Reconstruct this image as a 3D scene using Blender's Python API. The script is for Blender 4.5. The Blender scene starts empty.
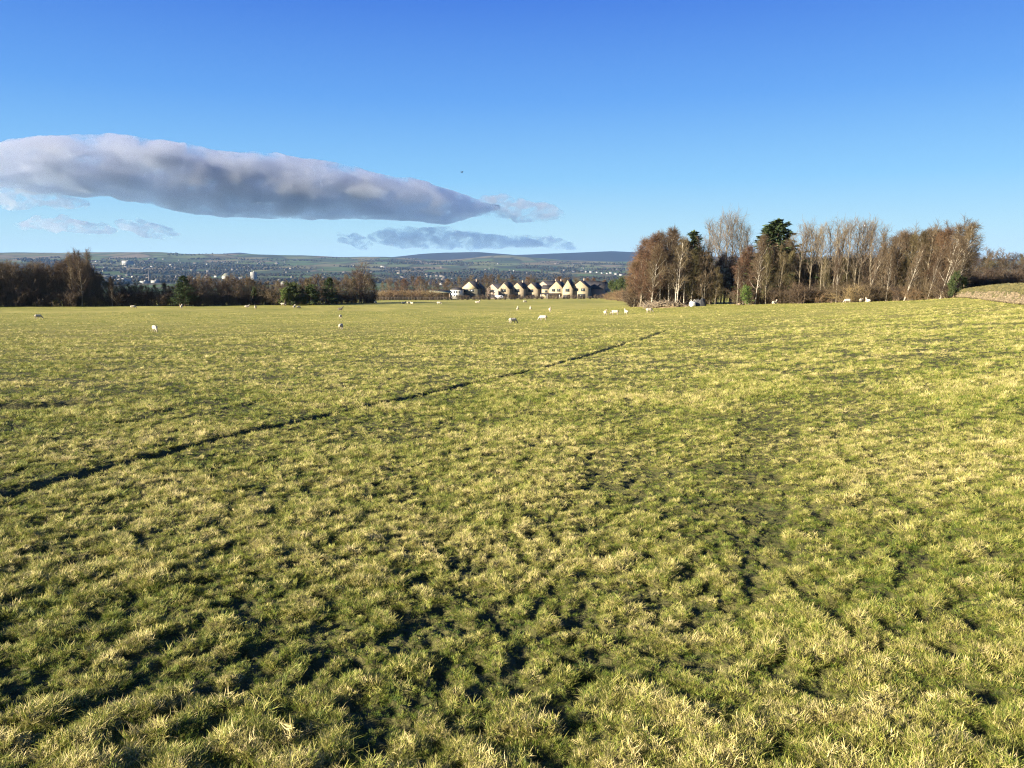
import bpy, bmesh, math, random
import numpy as np
from mathutils import Vector, Matrix, Euler

random.seed(7)
rng = np.random.default_rng(7)
S = bpy.context.scene
COL = S.collection
R = math.radians

# ------------------------------------------------------------------ camera geometry
F_PX, EYE = 760.0, 1.6
HOR = 264.0
PITCH = math.atan((384 - HOR) / F_PX)
cp, sp = math.cos(PITCH), math.sin(PITCH)

def ray(px, row):
    u = (px - 512) / F_PX
    v = -(row - 384) / F_PX
    return np.array([u, cp + v * sp, -sp + v * cp])

def bearing(px, row=300.0):
    d = ray(px, row)
    return math.atan2(d[0], d[1])

def zat(px, row, r):
    d = ray(px, row)
    return EYE + d[2] / math.hypot(d[0], d[1]) * r

# ------------------------------------------------------------------ noise
def _hash(ix, iy, seed):
    n = (ix.astype(np.int64) * 374761393 + iy.astype(np.int64) * 668265263 + seed * 982451653) & 0xFFFFFFFF
    n = ((n ^ (n >> 13)) * 1274126177) & 0xFFFFFFFF
    n = n ^ (n >> 16)
    return (n & 0xFFFF) / 65535.0

def vnoise(x, y, seed=0):
    ix, iy = np.floor(x), np.floor(y)
    fx, fy = x - ix, y - iy
    fx = fx * fx * fx * (fx * (fx * 6 - 15) + 10)
    fy = fy * fy * fy * (fy * (fy * 6 - 15) + 10)
    a, b = _hash(ix, iy, seed), _hash(ix + 1, iy, seed)
    c, d = _hash(ix, iy + 1, seed), _hash(ix + 1, iy + 1, seed)
    return (a + (b - a) * fx + (c - a) * fy + (a - b - c + d) * fx * fy) * 2 - 1

def fbm(x, y, seed=0, octs=3):
    t, a = 0, 1.0
    for i in range(octs):
        t = t + a * vnoise(x * 2 ** i + 17.3 * i, y * 2 ** i - 9.1 * i, seed + i)
        a *= .5
    return t

def sstep(a, b, x):
    t = np.clip((x - a) / (b - a), 0, 1)
    return t * t * (3 - 2 * t)

# ------------------------------------------------------------------ terrain
PXC = [-900, -200, 0, 100, 200, 300, 400, 512, 600, 640, 700, 760, 850, 920, 960, 1024, 1300, 2200]
def rowset(d):
    ks = sorted(d)
    return [float(np.interp(p, ks, [d[k] for k in ks])) for p in PXC]
CTRL = [
    (80,  rowset({0: 331, 512: 330, 640: 326, 700: 323, 850: 316, 920: 311, 1024: 304})),
    (145, rowset({0: 314, 200: 313, 400: 312, 540: 312, 640: 307.5, 700: 305.8, 760: 304.6, 850: 302.3, 920: 299.3, 960: 296.3, 1024: 293})),
    (220, rowset({0: 305.6, 200: 304.8, 300: 303.6, 400: 303, 512: 304.5, 600: 304, 700: 301, 850: 297, 1024: 290})),
    (420, rowset({0: 301, 300: 300, 450: 299, 530: 298.4, 610: 298.2, 700: 295, 1024: 287})),
    (600, rowset({0: 299, 512: 297.5, 1024: 288})),
    (1000, rowset({0: 296, 512: 295, 1024: 288})),
    (2500, rowset({0: 287, 512: 287, 1024: 284})),
    (3300, rowset({0: 281, 512: 282, 1024: 279})),
    (4500, rowset({0: 272, 512: 275, 1024: 273})),
    (5500, rowset({0: 265, 300: 267, 512: 269, 1024: 268})),
    (6500, rowset({0: 259, 200: 260, 300: 262, 400: 263, 512: 264, 1024: 265})),
]
SKY_FRONT = {-200: 253.5, 0: 253, 20: 252.6, 60: 253.2, 100: 252.7, 160: 252.3, 185: 254.2, 250: 254.5, 300: 255.6, 340: 257.3, 385: 257, 410: 258.5, 440: 261.5,
             460: 260.5, 480: 257.6, 497: 256, 510: 256.3, 530: 258.3, 560: 260.5, 640: 262.5, 700: 261, 1024: 261, 1300: 260}
NB = 361
TH = np.linspace(-math.pi, math.pi, NB)
RT = np.concatenate([np.linspace(0, 60, 121)[:-1], np.geomspace(60, 16000, 500)])
_thc = np.array([bearing(p, 290) for p in PXC])

def _table():
    ks = sorted(SKY_FRONT)
    ths = np.array([bearing(k, 256) for k in ks])
    T = np.zeros((NB, len(RT)))
    for i, th in enumerate(TH):
        thc = np.clip(th, _thc[0], _thc[-1])
        rs, zs = [0.0], [0.0]
        px = float(np.interp(thc, _thc, PXC))
        for r, rows in CTRL:
            row = float(np.interp(thc, _thc, rows))
            rs.append(r); zs.append(zat(px, row, r))
        srow = float(np.interp(thc, ths, [SKY_FRONT[k] for k in ks]))
        zk = zat(px, srow, 8000)
        rs += [8000, 8800, 11000, 16000]; zs += [zk, zk - 25, zk - 160, zk - 250]
        rs, zs = np.array(rs), np.array(zs)
        # cubic hermite with finite-difference slopes
        m = np.gradient(zs, rs)
        r1, r2 = rs[1], rs[2]
        A = np.array([[r1, r1 * r1], [r2, r2 * r2]])
        m[0] = np.linalg.solve(A, zs[1:3])[0]
        k = np.clip(np.searchsorted(rs, RT, side='right') - 1, 0, len(rs) - 2)
        h = rs[k + 1] - rs[k]
        t = (RT - rs[k]) / h
        T[i] = ((2*t**3 - 3*t**2 + 1) * zs[k] + (t**3 - 2*t**2 + t) * h * m[k] + (-2*t**3 + 3*t**2) * zs[k+1] + (t**3 - t**2) * h * m[k+1])
    return T
# finer bearings in front of the camera
TH = np.sort(np.concatenate([np.linspace(-math.pi, -0.75, 40)[:-1], np.linspace(-0.75, 0.75, 300), np.linspace(0.75, math.pi, 40)[1:]]))
NB = len(TH)
TAB = _table()

def base_z(x, y):
    x, y = np.asarray(x, float), np.asarray(y, float)
    th, r = np.arctan2(x, y), np.hypot(x, y)
    fi = np.interp(th, TH, np.arange(NB))
    fj = np.interp(r, RT, np.arange(len(RT)))
    i = np.clip(fi.astype(int), 0, NB - 2); j = np.clip(fj.astype(int), 0, len(RT) - 2)
    a, b = fi - i, fj - j
    return (TAB[i, j] * (1-a) * (1-b) + TAB[i+1, j] * a * (1-b) + TAB[i, j+1] * (1-a) * b + TAB[i+1, j+1] * a * b)

def ground_pt(px, row, r0=1.0, r1=600.0):
    """where the sight line through a place in the photo meets the field (used to survey positions)"""
    d = ray(px, row); d = d / math.hypot(d[0], d[1])
    rr = np.geomspace(r0, r1, 3000)
    gap = EYE + d[2] * rr - base_z(d[0] * rr, d[1] * rr)
    k = np.where(gap <= 0)[0]
    r = rr[k[0]] if len(k) else r1
    return float(d[0] * r), float(d[1] * r)

def polar(px, r, row=300):
    b = bearing(px, row)
    return r * math.sin(b), r * math.cos(b)

# wheel ruts and old furrows: (surveyed points), width, depth
def rut(pts): return np.array([ground_pt(*p) for p in pts])
RUTS = [
    (rut([(-60, 512), (0, 497), (60, 480), (125, 463), (215, 441), (300, 421), (375, 405), (460, 386), (550, 366), (610, 348), (668, 330)]), .125, .10),
    (rut([(-40, 409), (0, 408), (30, 407.5), (75, 405)]), .55, .12),
    (rut([(185, 420), (260, 403), (330, 391), (420, 375), (500, 360), (560, 345), (600, 336)]), .2, .022),
    (rut([(150, 360), (240, 350), (340, 338), (420, 328)]), .4, .012),
    (rut([(60, 440), (150, 418), (230, 400)]), .3, .018),
    (rut([(700, 640), (745, 540), (768, 480), (768, 430), (757, 400)]), .45, .026),
    (rut([(560, 560), (620, 470), (640, 440)]), .5, .022),
    (rut([(733, 352), (742, 338), (752, 329)]), .35, .022),
    (rut([(1010, 560), (900, 450), (830, 395), (790, 365), (755, 340), (745, 329)]), .4, .014),
    (rut([(560, 327.5), (700, 326), (830, 326), (930, 325), (1040, 325)]), .3, .034),
    (rut([(520, 620), (470, 560), (380, 500)]), .5, .015),
]
def rut_depth(x, y):
    dep = np.zeros_like(x)
    for P, w, d in RUTS:
        lo, hi = P.min(0) - 3, P.max(0) + 3
        sel = (x > lo[0]) & (x < hi[0]) & (y > lo[1]) & (y < hi[1])
        if not sel.any(): continue
        xs, ys = x[sel], y[sel]
        xs = xs + .06 * vnoise(xs * .7, ys * .7, 71); ys = ys + .06 * vnoise(xs * .7, ys * .7, 72)
        best = np.full(xs.shape, 1e9)
        for a, b in zip(P[:-1], P[1:]):
            ab = b - a; L = (ab ** 2).sum()
            t = np.clip(((xs - a[0]) * ab[0] + (ys - a[1]) * ab[1]) / L, 0, 1)
            best = np.minimum(best, np.hypot(xs - a[0] - t * ab[0], ys - a[1] - t * ab[1]))
        r = np.hypot(xs, ys)
        ww = w * (1 + r / 36)                      # far ruts are trodden wider
        var = .65 + .5 * vnoise(xs * .35, ys * .35, 77)
        dep[sel] = np.maximum(dep[sel], d * (1 + r / 70) * np.clip(var, .7, 1.1) * (1 - sstep(ww * .35, ww, best)))
    return dep

def tussock(x, y, broad=1.0):
    """height of the hummocky sward above the smooth field"""
    r = np.hypot(x, y)
    fade = lambda a, b: 1 - sstep(a, b, r)
    wx = x + .12 * vnoise(x * 2.3, y * 2.3, 5); wy = y + .12 * vnoise(x * 2.3, y * 2.3, 6)
    n1 = 1 - np.abs(vnoise(wx * 4.8, wy * 4.8, 11)) * 1.6
    n2 = vnoise(wx * 11, wy * 11, 12)
    n3 = vnoise(x * 24, y * 24, 13)
    n4 = vnoise(wx * .55, wy * .55, 14)
    n5 = fbm(x * .11, y * .11, 15, 2)
    return (.009 * n1 * fade(40, 90) + .024 * n2 * fade(14, 32) + .017 * n3 * fade(5, 11) + .014 * n4 * fade(90, 200) + .08 * broad * n5 * sstep(15, 60, r))

def field_z(x, y):
    return base_z(x, y) + tussock(x, y) - rut_depth(x, y)

def gz(x, y):
    return float(field_z(np.array([x]), np.array([y]))[0])

# ------------------------------------------------------------------ mesh helpers
def mesh_from(name, V, Fq=None, Ft=None, mats=(), smooth=False, midx=None):
    V = np.asarray(V, np.float32)
    me = bpy.data.meshes.new(name)
    nq = 0 if Fq is None else len(Fq); nt = 0 if Ft is None else len(Ft)
    me.vertices.add(len(V)); me.vertices.foreach_set('co', V.ravel())
    loops = []
    if nq: loops.append(np.asarray(Fq, np.int32).ravel())
    if nt: loops.append(np.asarray(Ft, np.int32).ravel())
    loops = np.concatenate(loops)
    me.loops.add(len(loops)); me.loops.foreach_set('vertex_index', loops)
    me.polygons.add(nq + nt)
    st = np.concatenate([np.arange(nq) * 4, nq * 4 + np.arange(nt) * 3]).astype(np.int32)
    me.polygons.foreach_set('loop_start', st)
    if midx is not None: me.polygons.foreach_set('material_index', np.asarray(midx, np.int32))
    if smooth: me.polygons.foreach_set('use_smooth', np.ones(nq + nt, bool))
    for m in mats: me.materials.append(m)
    me.update(calc_edges=True)
    return me

def link(name, me, parent=None, loc=(0, 0, 0), rz=0.0):
    o = bpy.data.objects.new(name, me); COL.objects.link(o)
    o.location = loc; o.rotation_euler = (0, 0, rz)
    if parent is not None: o.parent = parent
    return o

def tag(o, label=None, cat=None, group=None, kind=None):
    if label: o['label'] = label
    if cat: o['category'] = cat
    if group: o['group'] = group
    if kind: o['kind'] = kind
    return o

def thing(name, loc, label, cat, group=None, rz=0.0):
    o = bpy.data.objects.new(name, None); COL.objects.link(o)
    o.empty_display_size = .5
    o.location = loc; o.rotation_euler = (0, 0, rz)
    return tag(o, label, cat, group)

class MB:
    """collects quads / tris of simple solids"""
    def __init__(s): s.V, s.Q, s.T, s.n = [], [], [], 0
    def add(s, V, Q=(), T=()):
        V = np.asarray(V, float).reshape(-1, 3)
        s.V.append(V)
        if len(Q): s.Q.append(np.asarray(Q, int) + s.n)
        if len(T): s.T.append(np.asarray(T, int) + s.n)
        s.n += len(V)
    def box(s, c, d, rz=0.0, taper=1.0):
        hx, hy, hz = d[0] / 2, d[1] / 2, d[2] / 2
        P = np.array([[sx * hx * (taper if k else 1), sy * hy * (taper if k else 1), hz if k else -hz] for k in (0, 1) for sx, sy in ((-1, -1), (1, -1), (1, 1), (-1, 1))])
        ca, sa = math.cos(rz), math.sin(rz)
        P = np.c_[P[:, 0] * ca - P[:, 1] * sa, P[:, 0] * sa + P[:, 1] * ca, P[:, 2]] + np.array(c)
        s.add(P, [(0, 3, 2, 1), (4, 5, 6, 7), (0, 1, 5, 4), (1, 2, 6, 5), (2, 3, 7, 6), (3, 0, 4, 7)])
    def build(s, name, mat, parent=None, smooth=False, loc=(0, 0, 0), rz=0.0):
        me = mesh_from(name, np.concatenate(s.V), np.concatenate(s.Q) if s.Q else None, np.concatenate(s.T) if s.T else None, [mat] if mat else [], smooth)
        return link(name, me, parent, loc, rz)

def tubes(P, Rr, sides=3):
    """P [N,K,3] polylines, Rr [N,K] radii -> verts, quads"""
    N, K = P.shape[:2]
    T = np.gradient(P, axis=1)
    T /= np.linalg.norm(T, axis=2, keepdims=True) + 1e-9
    ref = np.where(np.abs(T[:, :1, 2:3]) > .8, np.array([[[1., 0, 0]]]), np.array([[[0, 0, 1.]]]))
    A = np.cross(T, np.broadcast_to(ref, T.shape)); A /= np.linalg.norm(A, axis=2, keepdims=True) + 1e-9
    B = np.cross(T, A)
    an = np.arange(sides) * 2 * math.pi / sides
    ring = A[:, :, None, :] * np.cos(an)[None, None, :, None] + B[:, :, None, :] * np.sin(an)[None, None, :, None]
    V = P[:, :, None, :] + ring * Rr[:, :, None, None]
    idx = np.arange(N * K * sides).reshape(N, K, sides)
    a = idx[:, :-1, :]; b = np.roll(idx, -1, axis=2)[:, :-1, :]
    c = np.roll(idx, -1, axis=2)[:, 1:, :]; d = idx[:, 1:, :]
    Q = np.stack([a, b, c, d], -1).reshape(-1, 4)
    return V.reshape(-1, 3), Q

# ------------------------------------------------------------------ materials
def nmat(name):
    m = bpy.data.materials.new(name); m.use_nodes = True
    nt = m.node_tree; nt.nodes.clear()
    out = nt.nodes.new('ShaderNodeOutputMaterial')
    return m, nt, out

def N(nt, typ, **kw):
    n = nt.nodes.new(typ)
    for k, v in kw.items():
        if k.startswith('i_'):
            key = k[2:]
            n.inputs[int(key) if key.isdigit() else key.replace('_', ' ')].default_value = v
        else: setattr(n, k, v)
    return n

def ramp(nt, src, stops):
    r = nt.nodes.new('ShaderNodeValToRGB')
    e = r.color_ramp.elements
    while len(e) < len(stops): e.new(.5)
    for el, (p, c) in zip(e, stops):
        el.position = p; el.color = (*c, 1) if len(c) == 3 else c
    nt.links.new(src, r.inputs[0])
    return r.outputs[0]

def noise(nt, vec, scale, detail=4, rough=.55, dist=0.0):
    n = N(nt, 'ShaderNodeTexNoise', i_Scale=scale, i_Detail=detail, i_Roughness=rough, i_Distortion=dist)
    if vec is not None: nt.links.new(vec, n.inputs['Vector'])
    return n.outputs['Fac']

def mixc(nt, fac, a, b, blend='MIX'):
    n = nt.nodes.new('ShaderNodeMix'); n.data_type = 'RGBA'; n.blend_type = blend
    for sock, v in ((n.inputs[0], fac), (n.inputs[6], a), (n.inputs[7], b)):
        if hasattr(v, 'is_linked') or hasattr(v, 'links'): nt.links.new(v, sock)
        elif isinstance(v, (int, float)): sock.default_value = v
        else: sock.default_value = (*v, 1)
    return n.outputs[2]

def math_(nt, op, a, b=None, c=None):
    n = nt.nodes.new('ShaderNodeMath'); n.operation = op
    for s, v in zip(n.inputs, (a, b, c)):
        if v is None: continue
        if isinstance(v, (int, float)): s.default_value = v
        else: nt.links.new(v, s)
    return n.outputs[0]

def surf(name, c1, c2, scale=2.0, rough=.85, bump=0.0, bscale=None, world=False, per_obj=0.0, c3=None, metallic=0.0, spec=.3):
    """two or three toned noisy surface"""
    m, nt, out = nmat(name)
    p = N(nt, 'ShaderNodeBsdfPrincipled', i_Roughness=rough, i_Metallic=metallic)
    p.inputs['Specular IOR Level'].default_value = spec
    if world:
        vec = nt.nodes.new('ShaderNodeNewGeometry').outputs['Position']
    else:
        vec = nt.nodes.new('ShaderNodeTexCoord').outputs['Object']
    f = noise(nt, vec, scale, 5)
    stops = [(.3, c1), (.7, c2)] if c3 is None else [(.28, c1), (.5, c2), (.72, c3)]
    col = ramp(nt, f, stops)
    if per_obj:
        oi = nt.nodes.new('ShaderNodeObjectInfo')
        h = N(nt, 'ShaderNodeHueSaturation')
        v = math_(nt, 'MULTIPLY_ADD', oi.outputs['Random'], per_obj * 2, 1 - per_obj)
        nt.links.new(v, h.inputs['Value']); nt.links.new(col, h.inputs['Color'])
        hh = math_(nt, 'MULTIPLY_ADD', oi.outputs['Random'], .03, .485)
        nt.links.new(hh, h.inputs['Hue'])
        col = h.outputs[0]
    nt.links.new(col, p.inputs['Base Color'])
    if bump:
        b = N(nt, 'ShaderNodeBump', i_Strength=bump, i_Distance=.05)
        nt.links.new(noise(nt, vec, bscale or scale * 4, 6), b.inputs['Height'])
        nt.links.new(b.outputs[0], p.inputs['Normal'])
    nt.links.new(p.outputs[0], out.inputs['Surface'])
    return m

def birch_bark(name, white=(.37, .335, .27), dark=(.10, .08, .06), amount=.5):
    m, nt, out = nmat(name)
    p = N(nt, 'ShaderNodeBsdfPrincipled', i_Roughness=.7)
    tc = nt.nodes.new('ShaderNodeTexCoord')
    mp = N(nt, 'ShaderNodeMapping'); mp.inputs['Scale'].default_value = (2, 2, 5)
    nt.links.new(tc.outputs['Object'], mp.inputs['Vector'])
    f = noise(nt, mp.outputs[0], 1.6, 5, .65)
    col = ramp(nt, f, [(amount - .14, dark), (amount, tuple(.5 * a + .2 * b for a, b in zip(white, dark))), (amount + .1, white)])
    nt.links.new(col, p.inputs['Base Color'])
    nt.links.new(p.outputs[0], out.inputs['Surface'])
    return m

M = {}
M['twig_brown'] = surf('twig_brown', (.058, .041, .025), (.105, .076, .045), .4, per_obj=.28)
M['twig_red'] = surf('twig_red', (.072, .043, .024), (.122, .075, .041), .4, per_obj=.22)
M['twig_pale'] = surf('twig_pale', (.095, .075, .05), (.165, .13, .088), .4, per_obj=.25)
M['twig_grey'] = surf('twig_grey', (.10, .085, .066), (.165, .14, .11), .4, per_obj=.12)
M['twig_olive'] = surf('twig_olive', (.062, .052, .025), (.112, .09, .042), .4, per_obj=.25)
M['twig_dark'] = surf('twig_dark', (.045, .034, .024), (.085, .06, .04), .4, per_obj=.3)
M['bark_birch'] = birch_bark('bark_birch')
M['bark_pale'] = birch_bark('bark_pale', (.185, .155, .105), (.05, .04, .027), .51)
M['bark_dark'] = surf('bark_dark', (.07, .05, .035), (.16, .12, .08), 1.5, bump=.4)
M['conifer'] = surf('conifer', (.018, .032, .012), (.05, .075, .022), 1.1, per_obj=.2)
M['evergreen'] = surf('evergreen', (.02, .035, .012), (.065, .085, .025), .9, per_obj=.2)
M['laurel'] = surf('laurel', (.035, .06, .012), (.10, .135, .03), .9, per_obj=.15)
M['scrub_tan'] = surf('scrub_tan', (.13, .088, .045), (.22, .155, .08), .5, per_obj=.2)
M['stone_wall_house'] = surf('house_stone', (.235, .192, .13), (.31, .26, .18), .8, bump=.3, bscale=6, per_obj=.05)
M['front_shade_grey'] = surf('house_grey', (.085, .08, .065), (.13, .12, .095), .8)  # grey puts the shaded house front into the colour
M['gable_lit'] = surf('gable_lit', (.32, .27, .16), (.40, .33, .21), .8)  # paler tone puts the sunlit apex into the colour
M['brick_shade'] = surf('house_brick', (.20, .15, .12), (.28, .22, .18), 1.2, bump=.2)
M['slate'] = surf('roof_slate', (.014, .014, .017), (.032, .03, .035), 2.5, rough=.8, bump=.3, bscale=9)
M['white_render'] = surf('white_render', (.40, .395, .38), (.48, .475, .455), .7)
M['upvc'] = surf('window_white', (.40, .40, .39), (.5, .5, .49), 3, rough=.4)
M['glass'] = surf('window_glass', (.02, .025, .03), (.04, .05, .06), .6, rough=.12, spec=.6)
M['door_dark'] = surf('door_dark', (.03, .03, .035), (.06, .055, .05), 2, rough=.5)
M['timber'] = surf('post_timber', (.07, .055, .04), (.13, .11, .08), 4, bump=.3)
M['wire'] = surf('fence_wire', (.25, .25, .25), (.35, .35, .35), 3, rough=.5, metallic=.6)
M['wool'] = surf('sheep_wool', (.30, .265, .20), (.42, .385, .31), 5, bump=.6, bscale=22, rough=.95)
M['wool_dark'] = surf('sheep_wool_dark', (.05, .045, .04), (.10, .09, .08), 5, bump=.6, bscale=22, rough=.95)
M['fleece_face'] = surf('sheep_face', (.16, .13, .10), (.27, .235, .19), 6, rough=.8)
M['stone'] = surf('field_stone', (.04, .033, .022), (.125, .098, .06), 4.5, bump=.7, bscale=14, c3=(.21, .17, .11), world=True)
M['moss'] = surf('wall_turf', (.025, .028, .010), (.075, .07, .026), 2.6, bump=.9, bscale=9, c3=(.13, .11, .045), world=True)
M['brash'] = surf('cut_branches', (.11, .085, .055), (.22, .18, .13), 1.5, world=True)
M['soil'] = surf('pile_soil', (.10, .075, .04), (.20, .15, .08), 1.5, bump=.6, world=True)
M['plastic_white'] = surf('white_plastic', (.45, .445, .42), (.55, .54, .51), 1.0, rough=.5)
M['plastic_dark'] = surf('dark_plastic', (.02, .022, .024), (.05, .05, .05), 1.5, rough=.55)
M['car_paint'] = surf('car_paint', (.68, .71, .74), (.74, .76, .78), .5, rough=.3, spec=.5)
M['tyre'] = surf('tyre_rubber', (.02, .02, .02), (.035, .035, .035), 4)
M['rim'] = surf('wheel_rim', (.45, .45, .46), (.6, .6, .6), 2, rough=.35, metallic=.7)
M['shed_roof'] = surf('shed_roof', (.14, .15, .095), (.21, .21, .14), .8)
M['town_wall'] = surf('town_wall', (.055, .050, .044), (.12, .108, .094), .05, world=True, per_obj=.35)
M['town_white'] = surf('town_white', (.19, .19, .187), (.26, .257, .25), .5)
M['town_roof'] = surf('town_roof', (.035, .034, .038), (.08, .066, .062), .1, world=True, per_obj=.3)
M['tower_glass'] = surf('tower_band', (.10, .12, .14), (.18, .20, .22), .5, rough=.3)
M['feather'] = surf('bird_feather', (.015, .015, .018), (.04, .04, .045), 8)

# grass blade
def grass_mat():
    m, nt, out = nmat('grass_blade')
    geo = nt.nodes.new('ShaderNodeNewGeometry')
    at = N(nt, 'ShaderNodeAttribute', attribute_name='blade')
    oi = nt.nodes.new('ShaderNodeObjectInfo')
    pos = geo.outputs['Position']
    big = noise(nt, pos, .35, 3, .6)
    mid = noise(nt, pos, 4.5, 4, .7)
    # share of dead straw here
    straw = math_(nt, 'ADD', math_(nt, 'MULTIPLY', big, .9), math_(nt, 'MULTIPLY', mid, 1.15))
    sep = nt.nodes.new('ShaderNodeSeparateColor'); nt.links.new(at.outputs['Color'], sep.inputs[0])
    straw = math_(nt, 'ADD', straw, math_(nt, 'MULTIPLY', sep.outputs[1], .75))      # per blade
    straw = math_(nt, 'ADD', straw, math_(nt, 'MULTIPLY', oi.outputs['Random'], .55))
    hm = N(nt, 'ShaderNodeAttribute', attribute_name='t_hum', attribute_type='INSTANCER')
    straw = math_(nt, 'ADD', straw, math_(nt, 'MULTIPLY_ADD', hm.outputs['Fac'], .60, -.46))   # hummock tops are bleached, hollows stay green
    straw = math_(nt, 'ADD', straw, math_(nt, 'MULTIPLY', sep.outputs[0], .22))      # tips are bleached
    col = ramp(nt, math_(nt, 'MULTIPLY', straw, 1 / 2.8), [(.37, (.030, .068, .010)), (.49, (.10, .145, .017)), (.59, (.19, .215, .036)), (.69, (.33, .305, .086)), (.82, (.53, .45, .22))])
    d = N(nt, 'ShaderNodeBsdfPrincipled', i_Roughness=.55)
    d.inputs['Specular IOR Level'].default_value = .25
    t = nt.nodes.new('ShaderNodeBsdfTranslucent')
    nt.links.new(col, d.inputs['Base Color']); nt.links.new(col, t.inputs['Color'])
    mx = N(nt, 'ShaderNodeMixShader', i_0=.28)
    nt.links.new(d.outputs[0], mx.inputs[1]); nt.links.new(t.outputs[0], mx.inputs[2])
    nt.links.new(mx.outputs[0], out.inputs['Surface'])
    return m
M['grass'] = grass_mat()

def field_mat():
    m, nt, out = nmat('field_turf')
    p = N(nt, 'ShaderNodeBsdfPrincipled', i_Roughness=.9)
    p.inputs['Specular IOR Level'].default_value = .15
    geo = nt.nodes.new('ShaderNodeNewGeometry'); pos = geo.outputs['Position']
    a = noise(nt, pos, .05, 5, .6)
    b = noise(nt, pos, .35, 3, .6)
    c = noise(nt, pos, 6.0, 5, .7)
    f = math_(nt, 'ADD', math_(nt, 'MULTIPLY', a, .8), math_(nt, 'ADD', math_(nt, 'MULTIPLY', b, .7), math_(nt, 'MULTIPLY', c, 1.0)))
    f = math_(nt, 'MULTIPLY', f, 1 / 2.5)
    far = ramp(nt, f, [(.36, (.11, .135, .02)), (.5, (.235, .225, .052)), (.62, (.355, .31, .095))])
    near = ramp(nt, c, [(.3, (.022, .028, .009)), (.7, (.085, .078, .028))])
    # dark soil close by, also standing in for shade under tufts; closed sward further off
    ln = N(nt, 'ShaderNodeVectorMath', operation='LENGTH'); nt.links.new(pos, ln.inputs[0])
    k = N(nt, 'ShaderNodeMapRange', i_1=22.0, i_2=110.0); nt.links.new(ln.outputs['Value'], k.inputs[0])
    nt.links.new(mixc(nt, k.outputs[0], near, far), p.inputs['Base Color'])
    bm = N(nt, 'ShaderNodeBump', i_Strength=.8, i_Distance=.12)
    nt.links.new(math_(nt, 'ADD', noise(nt, pos, 3.0, 5, .7), math_(nt, 'MULTIPLY', noise(nt, pos, .9, 3), 1.2)), bm.inputs['Height'])
    nt.links.new(bm.outputs[0], p.inputs['Normal'])
    nt.links.new(p.outputs[0], out.inputs['Surface'])
    return m
M['field'] = field_mat()

def hill_mat(name, stops, cell, hedge=True, tint=None):
    m, nt, out = nmat(name)
    p = N(nt, 'ShaderNodeBsdfPrincipled', i_Roughness=.95)
    p.inputs['Specular IOR Level'].default_value = .05
    geo = nt.nodes.new('ShaderNodeNewGeometry')
    mp = N(nt, 'ShaderNodeMapping'); mp.inputs['Scale'].default_value = (1, .55, 0)
    mp.inputs['Rotation'].default_value = (0, 0, .3)
    nt.links.new(geo.outputs['Position'], mp.inputs['Vector'])
    wob = N(nt, 'ShaderNodeTexNoise', i_Scale=.004, i_Detail=3.0); nt.links.new(mp.outputs[0], wob.inputs['Vector'])
    wv = N(nt, 'ShaderNodeVectorMath', operation='MULTIPLY_ADD'); nt.links.new(wob.outputs['Color'], wv.inputs[0])
    wv.inputs[1].default_value = (120, 120, 0); nt.links.new(mp.outputs[0], wv.inputs[2])
    v = N(nt, 'ShaderNodeTexVoronoi', i_Scale=1 / cell); nt.links.new(wv.outputs[0], v.inputs['Vector'])
    sep = nt.nodes.new('ShaderNodeSeparateColor'); nt.links.new(v.outputs['Color'], sep.inputs[0])
    big = noise(nt, mp.outputs[0], .0007, 4)
    f = math_(nt, 'ADD', math_(nt, 'MULTIPLY', sep.outputs[0], .55), math_(nt, 'MULTIPLY', big, .6))
    col = ramp(nt, f, stops)
    if hedge:
        v2 = N(nt, 'ShaderNodeTexVoronoi', i_Scale=1 / cell, feature='DISTANCE_TO_EDGE'); nt.links.new(wv.outputs[0], v2.inputs['Vector'])
        h = N(nt, 'ShaderNodeMapRange', i_1=.03, i_2=.09, i_3=.75, i_4=0.0); nt.links.new(v2.outputs['Distance'], h.inputs[0])
        col = mixc(nt, h.outputs[0], col, (.035, .035, .022))
    nt.links.new(col, p.inputs['Base Color'])
    nt.links.new(p.outputs[0], out.inputs['Surface'])
    return m
M['valley'] = hill_mat('valley_land', [(.25, (.020, .023, .017)), (.40, (.030, .040, .022)), (.54, (.045, .072, .026)), (.68, (.062, .092, .032)), (.8, (.08, .07, .042))], 170)
M['hills'] = hill_mat('hill_pasture', [(.25, (.026, .030, .022)), (.40, (.046, .062, .032)), (.54, (.066, .100, .038)), (.66, (.108, .112, .052)), (.8, (.13, .106, .068))], 230)
M['moor'] = hill_mat('heather_moor', [(.2, (.009, .009, .010)), (.5, (.013, .012, .013)), (.8, (.019, .016, .015))], 700, hedge=False)  # heather, its base colour darkened further for cloud shade on the moor

# ------------------------------------------------------------------ ground sheets
def polar_sheet(name, radii, ang, zfun, mat, centre=False):
    A, Rr = np.meshgrid(ang, radii)
    X, Y = Rr * np.sin(A), Rr * np.cos(A)
    Z = zfun(X.ravel(), Y.ravel())
    V = np.c_[X.ravel(), Y.ravel(), Z]
    nr, na = len(radii), len(ang)
    idx = np.arange(nr * na).reshape(nr, na)
    closed = abs((ang[-1] - ang[0]) - 2 * math.pi) < .2
    if closed:
        nx = np.roll(idx, -1, axis=1); a = idx[:-1]; b = nx[:-1]; c = nx[1:]; d = idx[1:]
    else:
        a, b, c, d = idx[:-1, :-1], idx[:-1, 1:], idx[1:, 1:], idx[1:, :-1]
    Q = np.stack([a, d, c, b], -1).reshape(-1, 4)
    Q = Q[:, ::-1]
    me = mesh_from(name, V, Q, None, [mat], True)
    return tag(link(name, me), kind='structure')

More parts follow.
